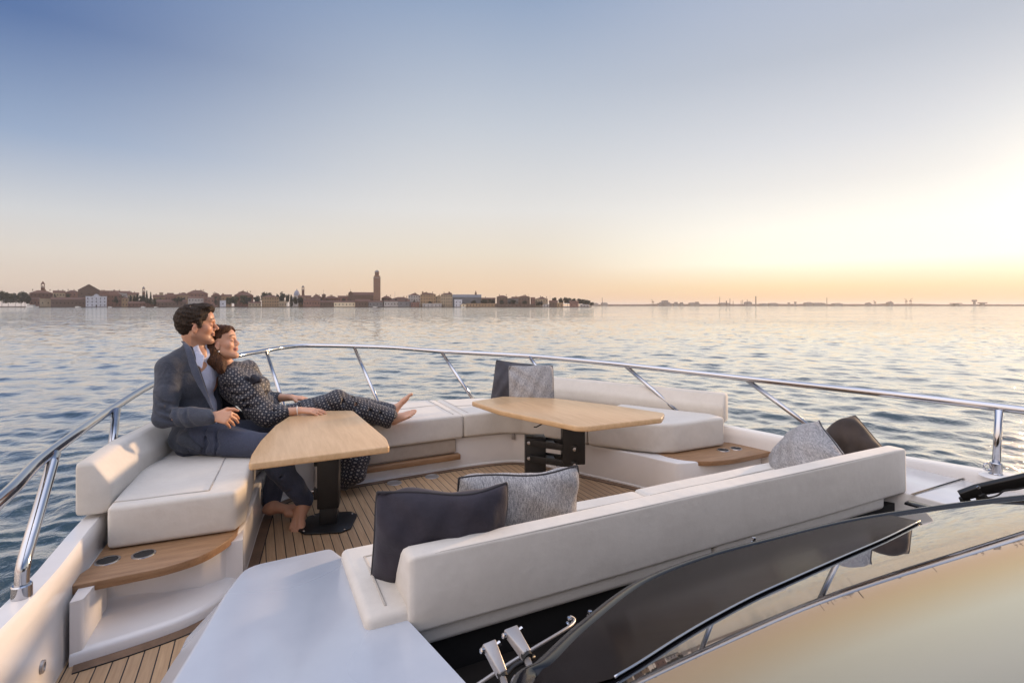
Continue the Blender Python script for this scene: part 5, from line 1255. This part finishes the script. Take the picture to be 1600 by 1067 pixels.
def crown_mesh(name, mat, seed, rx, rz_, n=900, leaf=.55, cone=0.0):
    r_ = random.Random(seed); V = []; F_ = []
    cl = [(r_.uniform(-.65, .65)*rx, r_.uniform(-.65, .65)*rx, r_.uniform(-.55, .6)*rz_, r_.uniform(.34, .62)) for _ in range(13)]
    for i in range(n):
        if cone:
            z = r_.random()**1.1; a = r_.uniform(0, 6.28); rr = rx*(1-z)**.55*min(1, z*9+.35)*math.sqrt(r_.random())*r_.uniform(.8, 1.1); p = Vector((rr*math.cos(a), rr*math.sin(a), (z*2-1)*rz_))
        else:
            c = r_.choice(cl); q = Vector((r_.gauss(0, 1), r_.gauss(0, 1), r_.gauss(0, 1))).normalized()*(r_.random()**.4)
            p = Vector((c[0]+q.x*rx*c[3], c[1]+q.y*rx*c[3], c[2]+q.z*rz_*c[3]*.9))
        s = leaf*r_.uniform(.6, 1.35); a = Vector((r_.gauss(0, 1), r_.gauss(0, 1), r_.gauss(0, 1))).normalized(); b = a.orthogonal().normalized(); c2 = a.cross(b)
        k = len(V); V += [p+b*s, p+c2*s*.7, p-b*s, p-c2*s*.7]; F_.append([k, k+1, k+2, k+3])
    me = bpy.data.meshes.new(name); me.from_pydata(V, [], F_); me.materials.append(mat); return me
def shore():
    shore_mats()
    # land the town stands on, and its quay
    pts = [(x, ND-4+(9*math.sin(x*.02)+6*math.sin(x*.053))*.25+max(0, (x-780))*.06) for x in range(-420, 931, 12)]
    m = MB(); fr = [PD(x, HY, d) for x, d in pts]; bk = [PD(x, HY, 1500 if x < 900 else 1250) for x, d in pts]
    zz = [0.95]*len(pts)
    m.loft([[(v.x, v.y, -1) for v in fr], [(v.x, v.y, .9) for v in fr], [(v.x, v.y, .9) for v in bk]], False, False)
    tag(m.build('shore_land', M['quay_stone'], None, smooth=0), kind='structure')
    B = building
    # landmarks first (named in the labels of their neighbours)
    B('', 122, 156, 444, 453, 'umber', 'tall brown church with a broad front gable behind the white palace', 60, 34, 'gable', (3, 2), None, name='church', cat='church', gable_front=True)
    w = B('', 134, 167, 463, 464, 'whitewash', 'bright white waterfront palace with a rounded top gable', -2, 12, 'flat', (5, 3), None, doors=1, name='palace', cat='palace', roofmat='whitewash')
    m = MB(); d = ND-2; x = 5.2; K = hgt(464, d)-.9
    m.prism([(-x, -.1), (x, -.1), (x, .8), (-x, .8)], K, K+2.2); m.prism([(-3.3, -.1), (3.3, -.1), (3.3, .8), (-3.3, .8)], K+2.2, K+4.4); m.prism([(-1.6, -.1), (1.6, -.1), (1.6, .8), (-1.6, .8)], K+4.4, K+5.4)
    obj('gable', m.v, m.f, M['whitewash'], w, world=False, smooth=0)
    tower(67, 6.4, 439, 449, 'brick', 'square brick bell tower at the far left of the town', 90, 'pyramid')
    tower(224.5, 4.6, 448, 456, 'brick', 'slim domed bell tower rising behind the dark cypresses', 70, 'dome')
    tower(473.5, 4.2, 446.5, 453, 'brick', 'thin domed bell tower just right of the grey church dome', 60, 'dome')
    tower(589, 11.0, 421.5, 434, 'towerbrick', 'tall brick bell tower with an octagonal top, highest of the skyline', 30, 'octagon')
    # church beside the tall tower
    T = B('', 545, 585, 456.5, 461, 'umber', 'long dark church nave attached to the tall bell tower', 45, 22, 'gable', (6, 1), None, name='church', cat='church')
    T = B('', 544, 552, 454.5, 459.5, 'umber', 'small gabled church front with a cross left of the long nave', 40, 8, 'gable', (1, 1), None, name='church', cat='church', gable_front=True)
    m = MB(); k = hgt(454.5, ND+40)-.9; m.box((0, .3, k+1.6), (.16, .16, 2.2)); m.box((0, .3, k+2.4), (.8, .16, .16)); obj('cross', m.v, m.f, M['far_steel'], T, world=False, smooth=0)
    # domed church
    d = ND+160; c = azm(462, d); T = thing('domed_church', (c.x, c.y, 1), 'pale grey church dome with a lantern behind the trees', 'church', None, -YAW)
    h0 = hgt(461.5, d)-1; rr = 4.6*d/F
    def loc(n, m, mat, sm=40): return obj(n, m.v, m.f, mat, T, world=False, smooth=sm)
    m = MB(); m.box((0, 8, (h0-3)/2), (rr*1.5, 8, (h0-3)/2)); loc('wall', m, M['palewall'], 0)
    m = MB(); m.lathe((0, 6, h0-3), [(0, 0), (rr*.97, 0), (rr*.97, 3), (rr, 3.2), (0, 3.2)], 20); loc('drum', m, M['palewall'])
    hd = (461.5-453.5)*d/F; m = MB(); m.lathe((0, 6, h0), [(rr, 0), (rr*.97, hd*.25), (rr*.82, hd*.55), (rr*.55, hd*.82), (rr*.25, hd*.97), (0, hd)], 24); loc('dome', m, M['dome_lead'])
    m = MB(); m.lathe((0, 6, h0+hd*.97), [(rr*.2, 0), (rr*.2, 1.8), (rr*.26, 1.9), (rr*.14, 2.9), (rr*.03, 3.2), (rr*.02, 4.6), (0, 4.6)], 12); loc('lantern', m, M['palewall'])
    # arsenal shed with the pointed turret
    T = B('', 707, 752, 460, 464.5, 'slate', 'long slate roofed hall with a pointed turret', 50, 30, 'gable', None, None, name='hall', cat='hall', roofmat='slate')
    m = MB(); k = hgt(460, ND+50)-.9; wv = 22; m.lathe((17.5, 15, k-1), [(0, 0), (1.9, 0), (1.9, 3), (2.3, 3.2), (1.2, 5.5), (.3, 8.6), (0, 9.6)], 8); obj('turret', m.v, m.f, M['umber'], T, world=False, smooth=0)
    g = 'town houses along the far quay'
    H = [  # x0, x1, ridge, eave, wall, roof, dd, windows, chimneys, label
        (46, 83, 453.5, 458, 'brick', 'hip', 40, (6, 3), 2, 'wide brick house under the square bell tower at the left'),
        (47, 63, 465, 467.5, 'rose', 'gable', 10, (3, 1), 0, 'low rose house between the park trees and the stone gatehouse'),
        (62, 80, 466.5, 468, 'sand', 'flat', 0, (2, 1), 0, 'flat topped stone gatehouse on the quay at the left'),
        (83, 102, 454, 457.5, 'sand', 'gable', 30, (4, 3), 1, 'pale sand gabled house right of the brick house with the bell tower'),
        (80, 134, 464.5, 468.5, 'umber', 'gable', 8, (9, 1), 0, 'long low boathouse roof left of the white palace'),
        (102, 125, 453.5, 457, 'rose', 'hip', 45, (4, 3), 1, 'rose house in the gap left of the brown gabled church'),
        (126, 135, 466, 469, 'umber', 'gable', 4, (1, 1), 0, 'tiny brown house touching the left side of the white palace'),
        (156, 172, 454, 458, 'rose', 'gable', 60, (3, 2), 1, 'narrow rose house behind the right side of the white palace'),
        (167, 190, 455.5, 461, 'brick', 'hip', 20, (4, 3), 2, 'brick house just right of the white palace'),
        (172, 203, 454.5, 457.5, 'palewall', 'gable', 55, (6, 2), 1, 'long pale house with an attic storey right of the white palace'),
        (199, 217, 457, 460.5, 'sand', 'gable', 50, (4, 2), 1, 'light house half covered by the dark cypresses'),
        (190, 200, 464, 466, 'ochre', 'hip', 6, (2, 2), 0, 'small ochre quay house left of the cypresses'),
        (239, 262, 460.5, 464, 'ochre', 'gable', 40, (5, 2), 0, 'ochre house right of the cypresses with a dormer block on its roof'),
        (249, 255, 457, 459, 'sand', 'flat', 46, (1, 1), 0, 'square roof turret above the ochre house right of the cypresses'),
        (258, 275, 459.5, 463, 'rose', 'gable', 35, (4, 2), 1, 'rose house halfway between the cypresses and the standing man'.replace('standing', 'seated')),
        (200, 245, 471, 474, 'brick', 'gable', -1, (8, 1), 0, 'very low brick quay shed below the cypresses'),
        (245, 292, 468, 472, 'umber', 'gable', 0, (8, 1), 0, 'low umber quay sheds just left of the man'),
        (272, 296, 458.5, 461, 'ochre', 'hip', 55, (5, 2), 1, 'ochre house with a pale chimney left of the man'),
        (292, 325, 453.5, 458.5, 'rose', 'hip', 70, (6, 3), 2, 'large rose house with a high hipped roof right above the man'),
        (294, 318, 463, 466, 'palewall', 'gable', 20, (5, 2), 0, 'pale house front showing directly over the hair of the man'),
        (330, 346, 459, 462, 'umber', 'hip', 60, (3, 2), 1, 'umber house right behind the small white quay house'),
        (324, 340, 464, 467, 'rose', 'gable', 18, (3, 2), 0, 'low rose house right of the hair of the man'),
        (343.5, 353, 469.5, 470.5, 'whitewash', 'flat', -1, (1, 1), 0, 'tiny white quay house right of the man'),
        (346, 362, 460, 463, 'ochre', 'gable', 60, (3, 2), 1, 'ochre house peeping over the green trees right of the man'),
        (366, 396, 456, 461.5, 'brick', 'hip', 80, (5, 2), 2, 'broad hipped roof rising behind the green trees'),
        (388, 408, 471.5, 473.5, 'sand', 'gable', 0, (4, 1), 0, 'low sand coloured quay house left of the regular palace'),
        (409, 436, 461, 464.2, 'ochre', 'hip', 4, (7, 3), 0, 'regular ochre palace with three rows of windows and a flat hipped roof'),
        (436, 448, 470.5, 472.5, 'sand', 'flat', 2, (3, 1), 0, 'low annex on the right of the regular ochre palace'),
        (466, 486, 461.5, 464.5, 'ochre', 'gable', 30, (5, 2), 1, 'ochre house at the foot of the thin domed bell tower'),
        (474, 500, 465.5, 469, 'rose', 'gable', 10, (6, 1), 0, 'long rose quay house right of the thin domed bell tower'),
        (486, 505, 462, 465, 'umber', 'hip', 40, (4, 2), 1, 'umber house left of the small spire'),
        (503, 509, 459, 460.5, 'umber', 'hip', 50, None, 0, 'tiny roof turret carrying the thin spire'),
        (505, 530, 462.5, 466, 'brick', 'hip', 35, (6, 2), 2, 'brick house between the small spire and the long church nave'),
        (500, 522, 469.5, 472, 'umber', 'gable', 0, (5, 1), 0, 'umber quay shed left of the sunlit arcade'),
        (522, 555, 470, 472.5, 'sunlit_plaster', 'gable', -1, (6, 1), 0, 'sunlit cream arcade on the quay left of the tall bell tower'),
        (528, 546, 462, 465, 'rose', 'gable', 42, (4, 2), 0, 'rose house touching the left end of the church front with the cross'),
        (555, 578, 467.5, 471.5, 'umber', 'gable', 4, (5, 1), 0, 'umber warehouse on the quay below the long church nave'),
        (576, 598, 469.5, 472, 'greystone', 'gable', 1, (4, 1), 0, 'low grey boathouse at the foot of the tall bell tower'),
        (596, 612, 462.5, 466, 'umber', 'hip', 40, (3, 2), 1, 'umber house touching the right side of the tall bell tower'),
        (600, 624, 468.5, 471, 'palewall', 'gable', 3, (5, 1), 0, 'pale low quay house right of the tall bell tower'),
        (612, 640, 464, 467, 'greystone', 'hip', 25, (5, 2), 1, 'grey house with a hipped roof left of the tall block of flats'),
        (622, 640, 468, 471, 'greystone', 'gable', 2, (2, 1), 0, 'grey gabled boat shed on the quay, left of the tall flats', ),
        (638, 657, 459.5, 461.5, 'palewall', 'hip', 20, (5, 4), 1, 'pale four storey block, leftmost of the tall flats'),
        (657, 681, 457.5, 460, 'ochre', 'hip', 16, (6, 4), 3, 'ochre four storey block, middle one of the tall flats'),
        (680, 692, 461.5, 463.5, 'sand', 'gable', 24, (3, 3), 1, 'narrow sand house squeezed between the tall flats'),
        (689, 707, 457.8, 460.2, 'sand', 'hip', 14, (5, 4), 2, 'sand coloured four storey block, rightmost of the tall flats'),
        (642, 655, 472, 474, 'rose', 'gable', -1, (3, 1), 0, 'small rose boathouse before the pale block of flats'),
        (660, 690, 474, 475.5, 'palewall', 'flat', -2, (5, 1), 0, 'low pale pavilion on the quay before the ochre flats'),
        (710, 722, 468, 470, 'whitewash', 'flat', 4, (2, 2), 0, 'small white house below the slate roofed hall'),
        (720, 728, 474, 475.5, 'sunlit_plaster', 'gable', 0, (1, 1), 0, 'little cream kiosk right of the small white house'),
        (752, 774, 465, 467, 'umber', 'gable', 40, (5, 1), 0, 'umber shed between the slate roofed hall and the two round roofed blocks'),
        (728, 776, 474, 475, 'ochre', 'flat', 0, (10, 1), 0, 'long low ochre boundary building on the quay right of the kiosk'),
        (776, 793, 461.5, 464, 'umber', 'hip', 18, (4, 2), 1, 'umber hipped block, left of the two broad ones near the town end'),
        (793, 810, 465, 466.5, 'greystone', 'hip', 30, (4, 1), 0, 'grey house between the two broad hipped blocks'),
        (810, 828, 461.8, 464, 'umber', 'hip', 14, (4, 2), 1, 'umber hipped block, right of the two broad ones near the town end'),
        (829, 836, 464.5, 466, 'rose', 'flat', 20, (2, 2), 0, 'narrow pink house right of the broad hipped blocks'),
        (836, 856, 465, 467, 'sand', 'hip', 22, (5, 2), 1, 'sand house near the town end beside the thin mast'),
        (774, 834, 475, 476, 'umber', 'flat', -1, (10, 1), 0, 'long low quay wall building below the broad hipped blocks'),
        (848, 858, 474, 475.8, 'palewall', 'gable', 0, (2, 1), 0, 'pale hut on the quay near the town end'),
        (858, 871, 469.5, 472, 'umber', 'gable', 3, (3, 1), 0, 'umber shed under the last trees of the town'),
        (870, 880, 473, 475, 'ochre', 'flat', 0, (2, 1), 0, 'ochre hut under the last trees of the town'),
        (890, 904, 470, 474, 'rose', 'gable', 2, (2, 1), 0, 'rose gabled house among the last trees of the town'),
        (906, 920, 475.5, 476.8, 'palewall', 'flat', 0, (3, 1), 0, 'pale low hut at the very end of the quay'),
    ]
    for h in H:
        x0, x1, yt, ye, mat, rf, dd, wn, ch, lab = h
        B('', x0, x1, yt, ye, mat, lab, dd, None, rf, wn, g, chimneys=ch+(1 if x1-x0 > 12 else 0), gable_front=(rf == 'gable' and x1-x0 < 13), roofmat='rooftile' if rf != 'flat' else mat)
    # a second row of roofs behind the quay fronts
    q = random.Random(21)
    back = [h for h in H if h[1]-h[0] >= 13 and h[6] >= 14 and len(h[9].split()) <= 10][:26]
    for i, h in enumerate(back):
        w = min((h[1]-h[0])*q.uniform(.35, .6), 14); x0 = h[0]+q.uniform(0, h[1]-h[0]-w); up = q.uniform(.7, 1.9)
        B('', x0, x0+w, h[2]-up, h[2]+q.uniform(.3, 1.2), q.choice(['rose', 'umber', 'ochre', 'palewall', 'brick']), 'small roof peeping up behind the '+h[9], h[6]+48, None, q.choice(['hip', 'gable']), None, 'roofs behind the quay fronts', chimneys=q.choice([0, 1, 1, 2]), gable_front=q.random() < .4)
    # thin masts
    for px, yt, lab in ((505.5, 452.5, 'thin spire on the turret left of the long church nave'), (617, 455, 'thin mast right of the tall bell tower'), (731, 459, 'thin mast before the slate roofed hall'), (859.5, 460.5, 'thin mast near the end of the town'), (826, 459.5, 'short pole on the right hipped block')):
        d = ND+52; c = azm(px, d); m = MB(); h = hgt(yt, d); z0 = hgt(464, d) if px != 505.5 else hgt(460, d); z0 = 1.0
        m.tube([(0, 0, z0-1), (0, 0, h-1)], [.32, .10], 6); m.box((0, 0, (h-1)*.93), (.7, .1, .1))
        o = obj('mast', m.v, m.f, M['far_steel'], None, world=False); o.location = (c.x, c.y, 1.0); tag(o, lab, 'mast')
    # quay walls, moored boats
    def boat(px, d, L, lab, cabin=True):
        c = PD(px, HY, d); T = thing('moored_boat', (c.x, c.y, 0), lab, 'boat', 'boats along the far quay', -YAW)
        m = MB(); q = [(-.5, .0), (-.42, -.13), (.2, -.16), (.5, 0), (.2, .16), (-.42, .13)]
        m.prism([(x*L*.92, y*L*.9) for x, y in q], -.3, L*.085, [(x*L, y*L) for x, y in q]); obj('hull', m.v, m.f, M['boat_white'], T, world=False, smooth=0)
        if cabin:
            m = MB(); m.prism([(-.35*L, -.1*L), (.12*L, -.1*L), (.12*L, .1*L), (-.35*L, .1*L)], L*.085, L*.2); k = obj('cabin', m.v, m.f, M['boat_white'], T, world=False, smooth=0)
            m = MB(); m.prism([(-.32*L, -.103*L), (.125*L, -.103*L), (.125*L, .103*L), (-.32*L, .103*L)], L*.13, L*.17); obj('window', m.v, m.f, M['pane_dark'], k, world=False, smooth=0)
    boat(51, ND-12, 24, 'long cream passenger boat sunlit at the left part of the quay'); boat(122, ND-10, 11, 'small white boat just left of the white palace'); boat(172, ND-9, 8, 'small pale boat just right of the white palace')
    boat(224, ND-9, 9, 'pale boat moored below the cypresses'); boat(244, ND-9, 8, 'second pale boat right of the one below the cypresses'); boat(586, ND-9, 9, 'white boat at the foot of the tall bell tower'); boat(724, ND-9, 8, 'small boat by the cream kiosk')
    # trees
    kinds = {'broad': ('leaf_green', 900, .62, 0), 'dark': ('leaf_dark', 900, .62, 0), 'cypress': ('leaf_dark', 700, .5, 1)}
    cm = {k: [crown_mesh('crown', M[v[0]], 31+i*7+len(k), 4.6 if not v[3] else 2.0, 4.0 if not v[3] else 6.5, v[1], v[2], v[3]) for i in range(3)] for k, v in kinds.items()}
    tm = MB().tube([(0, 0, 0), (.15, .1, 2.2), (0, .2, 4.4)], [.42, .3, .2], 7).add([], []); br = [((0, .1, 3.0), (1.8, .5, 5.2)), ((0, .1, 3.2), (-1.6, -.4, 5.4)), ((0, .2, 3.6), (.3, -1.4, 5.8))]
    for a, b in br: tm.tube([a, b], [.18, .07], 5)
    trunk = bpy.data.meshes.new('trunk'); trunk.from_pydata([tuple(v) for v in tm.v], [], tm.f); trunk.materials.append(M['bark'])
    TR = [  # px, crown top, width px, kind, distance offset, label
        (3, 454, 16, 'broad', 10, 'green park tree at the left edge of the town'), (13, 455, 15, 'broad', 14, 'green park tree, second from the left edge of the town'), (24, 456, 14, 'broad', 10, 'green park tree, third from the left edge of the town'),
        (33, 455.5, 14, 'broad', 6, 'green park tree left of the dark pair beside the brick house'), (39, 456, 12, 'dark', 2, 'dark park tree, left of the pair beside the brick house'), (44, 460, 9, 'dark', 0, 'dark park tree touching the low rose house'),
        (204, 461.5, 6, 'cypress', 12, 'dark cypress at the left end of its row'), (210, 462, 7, 'cypress', 14, 'dark cypress, second from the left of its row'), (214.5, 459, 6, 'cypress', 10, 'dark cypress before the light house'), (221.5, 460, 9, 'dark', 10, 'dark bushy tree before the slim domed bell tower'),
        (229.3, 454.5, 4.6, 'cypress', 12, 'tallest dark cypress right of the slim domed bell tower'), (235.5, 456.5, 4.2, 'cypress', 16, 'lone dark cypress, rightmost of its row'), (232, 464, 11, 'dark', 6, 'dark round tree below the two rightmost cypresses'), (241, 466, 10, 'broad', 6, 'green bush right of the cypresses'),
        (260, 468, 9, 'broad', 8, 'small green tree before the ochre house left of the man'), (276, 464.5, 14, 'dark', 8, 'dark spreading tree left of the man'),
        (359, 463.5, 13, 'broad', 8, 'green tree right of the tiny white quay house'), (368, 461, 14, 'broad', 12, 'tall green tree, middle of the clump right of the man'), (379, 461, 13, 'broad', 8, 'green tree, right of the clump right of the man'), (388, 463, 10, 'dark', 10, 'dark tree beside the green clump right of the man'),
        (402, 461.5, 11, 'dark', 18, 'dark tree left of the regular ochre palace'), (417, 455, 17, 'dark', 60, 'great round tree crown rising behind the regular ochre palace'), (434, 457.5, 6, 'dark', 30, 'slim dark tree behind the right corner of the regular palace'), (441, 455.5, 11, 'dark', 24, 'tall dark tree left of the grey church dome'),
        (449, 458.5, 7, 'dark', 20, 'dark tree just left of the grey church dome'), (455, 460.5, 6, 'cypress', 14, 'dark cypress before the grey church dome'), (461, 463, 9, 'dark', 12, 'dark tree below the grey church dome'), (470, 463, 9, 'dark', 26, 'dark tree at the foot of the thin domed bell tower'),
        (606, 466, 8, 'dark', 12, 'dark tree right of the tall bell tower'), (634, 468.5, 6, 'dark', 6, 'dark tree before the leftmost tall flats'),
        (757, 467, 12, 'dark', 20, 'dark tree right of the slate roofed hall'), (768, 466.5, 12, 'dark', 18, 'dark tree left of the broad hipped blocks'), (801, 467.5, 12, 'dark', 12, 'dark tree between the broad hipped blocks'), (842, 470.5, 13, 'dark', 8, 'dark tree before the sand house near the town end'),
        (866, 463.5, 12, 'dark', 30, 'dark tree, leftmost of the last clump of the town'), (876, 465, 10, 'dark', 26, 'dark tree, second of the last clump of the town'), (887, 464, 14, 'dark', 24, 'dark tree, third of the last clump of the town'), (896, 465.2, 12, 'dark', 24, 'dark tree, fourth of the last clump of the town'),
        (86, 459, 6, 'dark', 26, 'small dark tree right of the brick house with the bell tower'), (107, 458, 6, 'broad', 40, 'small green tree by the rose house left of the brown church'), (181, 462, 7, 'dark', 4, 'small dark tree on the quay right of the white palace'), (193, 461, 6, 'broad', 10, 'small green tree above the little ochre quay house'),
        (251, 465, 7, 'dark', 14, 'small dark tree before the ochre house with the roof turret'), (285, 464, 8, 'dark', 30, 'small dark tree directly left of the large hipped rose house'), (337, 463, 7, 'dark', 22, 'small dark tree behind the tiny white quay house'), (495, 466, 7, 'dark', 22, 'small dark tree left of the thin spire'),
        (512, 466, 6, 'dark', 18, 'small dark tree right of the thin spire'), (537, 465.5, 7, 'dark', 20, 'small dark tree left of the church front with the cross'), (601, 465, 6, 'dark', 24, 'tiny dark tree touching the tall bell tower on its right'), (619, 466, 7, 'dark', 14, 'small dark tree between the tall bell tower and the flats'), (647, 469, 6, 'dark', 8, 'small dark tree before the pale block of flats'), (672, 470, 6, 'dark', 6, 'small dark tree before the ochre block of flats'),
        (740, 468, 9, 'dark', 20, 'dark tree before the long slate roofed hall'), (784, 468, 8, 'dark', 10, 'small dark tree before the left hipped block'), (820, 469, 8, 'dark', 8, 'small dark tree before the right hipped block'),
        (908, 465.5, 15, 'dark', 22, 'dark tree, fifth of the last clump of the town'), (917, 468, 12, 'dark', 18, 'dark tree, sixth of the last clump of the town'), (924, 471.5, 8, 'dark', 14, 'low dark tree at the very end of the town'),
    ]
    for i, (px, yt, wpx, kd, dd, lab) in enumerate(TR):
        d = ND+dd; c = azm(px, d); h = hgt(yt, d)-.9; w = wpx*d/F
        T = thing('cypress' if kd == 'cypress' else 'tree', (c.x, c.y, .9), lab, 'tree', 'trees of the far town', i*1.3)
        k = bpy.data.objects.new('crown', cm[kd][i % 3]); C.objects.link(k); k.parent = T
        cy_ = kd == 'cypress'
        hz = (h*.48 if cy_ else h*.40); k.scale = (w/2/(2.0 if cy_ else 5.0), w/2/(2.0 if cy_ else 5.0), hz/(6.5 if cy_ else 4.2)); k.location = (0, 0, h-hz)
        t_ = bpy.data.objects.new('trunk', trunk); C.objects.link(t_); t_.parent = T; t_.scale = (.8, .8, max(h*.45/5.8, .3))
    far_shore()
def far_shore():
    FD = 3000.0
    tops = [(905, 477.0), (940, 475.8), (1000, 475.6), (1030, 475.0), (1072, 475.2), (1120, 475.4), (1200, 475.0), (1300, 475.4), (1365, 475.4), (1380, 474.5), (1400, 475.2), (1425, 475.0), (1445, 475.2), (1480, 475.8), (1540, 475.6), (1600, 476.0), (1760, 476.3), (2300, 476.4)]
    xs = list(range(905, 2301, 6)); r_ = random.Random(5)
    m = MB(); f0, f1, f2, f3 = [], [], [], []
    for x in xs:
        y = float(np.interp(x, *zip(*tops)))-r_.uniform(0, .35); a = PD(x, HY, FD); b = PD(x, HY, FD+40); c = PD(x, HY, FD+200)
        f0.append((a.x, a.y, -1)); f1.append((a.x, a.y, .8)); f2.append((b.x, b.y, max(1.5, CAMZ+(HY-y)*FD/F))); f3.append((c.x, c.y, .5))
    m.loft([f0, f1, f2, f3], False, False); tag(m.build('far_shore_land', M['far_land'], None, smooth=0), kind='structure')
    def place(name, m, px, lab, cat, group=None, mat='far_steel', d=FD):
        c = PD(px, HY, d); o = obj(name, m.v, m.f, M[mat], None, world=False, smooth=0); o.location = (c.x, c.y, 0); o.rotation_euler = (0, 0, -YAW); tag(o, lab, cat, group)
    def hp(y): return CAMZ+(HY-y)*FD/F
    k = FD/F
    for px, yt, w, lab in ((1124.5, 464, .9, 'slim chimney, first of the distant works from the left'), (1140.5, 466.5, 1.0, 'chimney, second of the distant works from the left'), (1145.5, 470.5, .9, 'short chimney in the left half of the distant works'), (1158, 469.5, .9, 'short chimney, left of a close pair in the distant works'), (1160.5, 468.5, .8, 'short chimney, right of a close pair in the distant works'),
                           (1167.5, 468, 1.0, 'chimney with a thick foot left of the great one'), (1181, 463, 1.8, 'great thick chimney, tallest of the distant works'), (1292, 465, 1.0, 'lone thin chimney right of the distant works'), (941, 465, .9, 'thin tower on the headland right of the town'), (1135, 470, 2.0, 'squat column between the first two distant chimneys')):
        m = MB(); m.lathe((0, 0, 0), [(w*k*.55, 0), (w*k*.42, hp(yt)*.96), (w*k*.5, hp(yt)*.97), (w*k*.5, hp(yt)), (0, hp(yt))], 10); place('factory_chimney', m, px, lab, 'chimney', 'chimneys on the far industrial shore')
    sheds = [(931, 8, 473.6, 'low works shed at the left end of the far shore'), (945, 9, 473, 'small works block below the thin tower on the headland'), (1036, 5, 472.5, 'small shed left of the big stepped works hall'), (1040, 19, 470.5, 'big pale stepped works hall on the far shore'), (1057, 8, 472.8, 'low hall right of the big stepped works hall'), (1066, 6, 473.2, 'lower hall two places right of the stepped works hall'),
             (1083, 8, 473, 'pale hall left of the tank shed on the far shore'), (1090, 9, 472.5, 'tank shed right of the stepped works hall'), (1133, 14, 473.2, 'low works building under the first chimneys'), (1171, 8, 471.5, 'dense works block beside the great chimney'), (1195, 10, 474.2, 'low shed right of the great chimney'), (1210, 12, 473.6, 'long low shed further right of the great chimney'),
             (1243, 3, 471.5, 'small water tower on a stem'), (1233, 3, 472.8, 'little hut left of the small water tower'), (1266, 10, 472.6, 'hall left of the lone thin chimney'), (1281, 18, 473.2, 'long hall around the foot of the lone thin chimney'), (1311, 12, 473.8, 'low hall right of the lone thin chimney'), (1523.5, 5, 468.5, 'square water tower far right under the sunset'), (1537, 9, 472.5, 'low block right of the square water tower'), (1496, 12, 473.6, 'low sheds left of the square water tower'),
             (1394, 4, 471.5, 'narrow block left of the harbour cranes'), (1360, 3, 473, 'tiny hut left of the harbour cranes')]
    for px, w, yt, lab in sheds:
        m = MB(); h = hp(yt); x = w*k/2
        if 'stepped' in lab:
            m.prism([(-x, 0), (x, 0), (x, 50), (-x, 50)], 0, h*.6); m.prism([(-x*.7, -1), (x*.7, -1), (x*.7, 45), (-x*.7, 45)], h*.6, h*.8); m.prism([(-x*.1, -2), (x*.4, -2), (x*.4, 40), (-x*.1, 40)], h*.8, h*1.15); m.prism([(-x*.6, -2), (-x*.4, -2), (-x*.4, 10), (-x*.6, 10)], h*.8, h*1.1)
        elif 'water tower' in lab:
            m.prism([(-x*.45, 0), (x*.45, 0), (x*.45, x), (-x*.45, x)], 0, h*.7); m.prism([(-x, -x*.3), (x, -x*.3), (x, x*1.3), (-x, x*1.3)], h*.7, h)
        else:
            m.prism([(-x, 0), (x, 0), (x, 40), (-x, 40)], 0, h*.86); m.add([(-x, 0, h*.86), (x, 0, h*.86), (x, 40, h*.86), (-x, 40, h*.86), (-x, 20, h), (x, 20, h)], [[0, 1, 5, 4], [2, 3, 4, 5], [0, 4, 3], [1, 2, 5]])
            for q in range(3): m.box((x*(-.6+.5*q), 10, h), (x*.06+.6, 2, h*.12))
        place('water_tower' if 'water tower' in lab else 'works_shed', m, px, lab, 'water tower' if 'water tower' in lab else 'shed', 'sheds on the far industrial shore' if 'water tower' not in lab else None, 'far_concrete')
    for px, h, lab in ((1416, 466.8, 'left harbour crane of the tall pair on the far shore'), (1423, 466.2, 'right harbour crane of the tall pair on the far shore'), (1020, 468.5, 'leaning crane left of the stepped works hall'), (1367, 469.5, 'small crane left of the harbour pair')):
        m = MB(); t = hp(h)
        for i in (-1, 1): m.tube([(i*5, 0, 0), (i*3, 0, t*.62)], 1.1, 5)
        m.box((0, 0, t*.64), (6, 3, 2.2)); m.tube([(0, 0, t*.6), (0, 0, t*.95)], 1.0, 5); s = -1 if px < 1420 else 1
        m.tube([(-9*s, 0, t*.62), (11*s, 0, t)], .9, 5); m.tube([(0, 0, t*.95), (11*s, 0, t)], .5, 5); place('harbour_crane', m, px, lab, 'crane', 'cranes on the far industrial shore')
def haze():
    m = MB(); m.box((0, 0, 60), (56000, 56000, 61.5+2.5)); 
    t = NT('dusk_haze'); t.t.nodes.remove(t.b); v = t.n('ShaderNodeVolumePrincipled', {'Color': (.92, .90, .88), 'Density': HAZE, 'Anisotropy': .3})
    out = [x for x in t.t.nodes if x.type == 'OUTPUT_MATERIAL'][0]; t.t.links.new(v.outputs[0], out.inputs['Volume'])
    o = m.build('haze', t.m, None, smooth=0); tag(o, 'thin evening haze over the lagoon', kind='stuff')
HAZE = .00008
random.seed(3)
materials(); simple('tweed_edge', (.2, .2, .2), .9)
world_and_sun(); camera(); water()
yacht(); cushions(); pillows(); tables()
if 'shore' in globals(): shore()
if 'people' in globals(): people()
if 'haze' in globals(): haze()
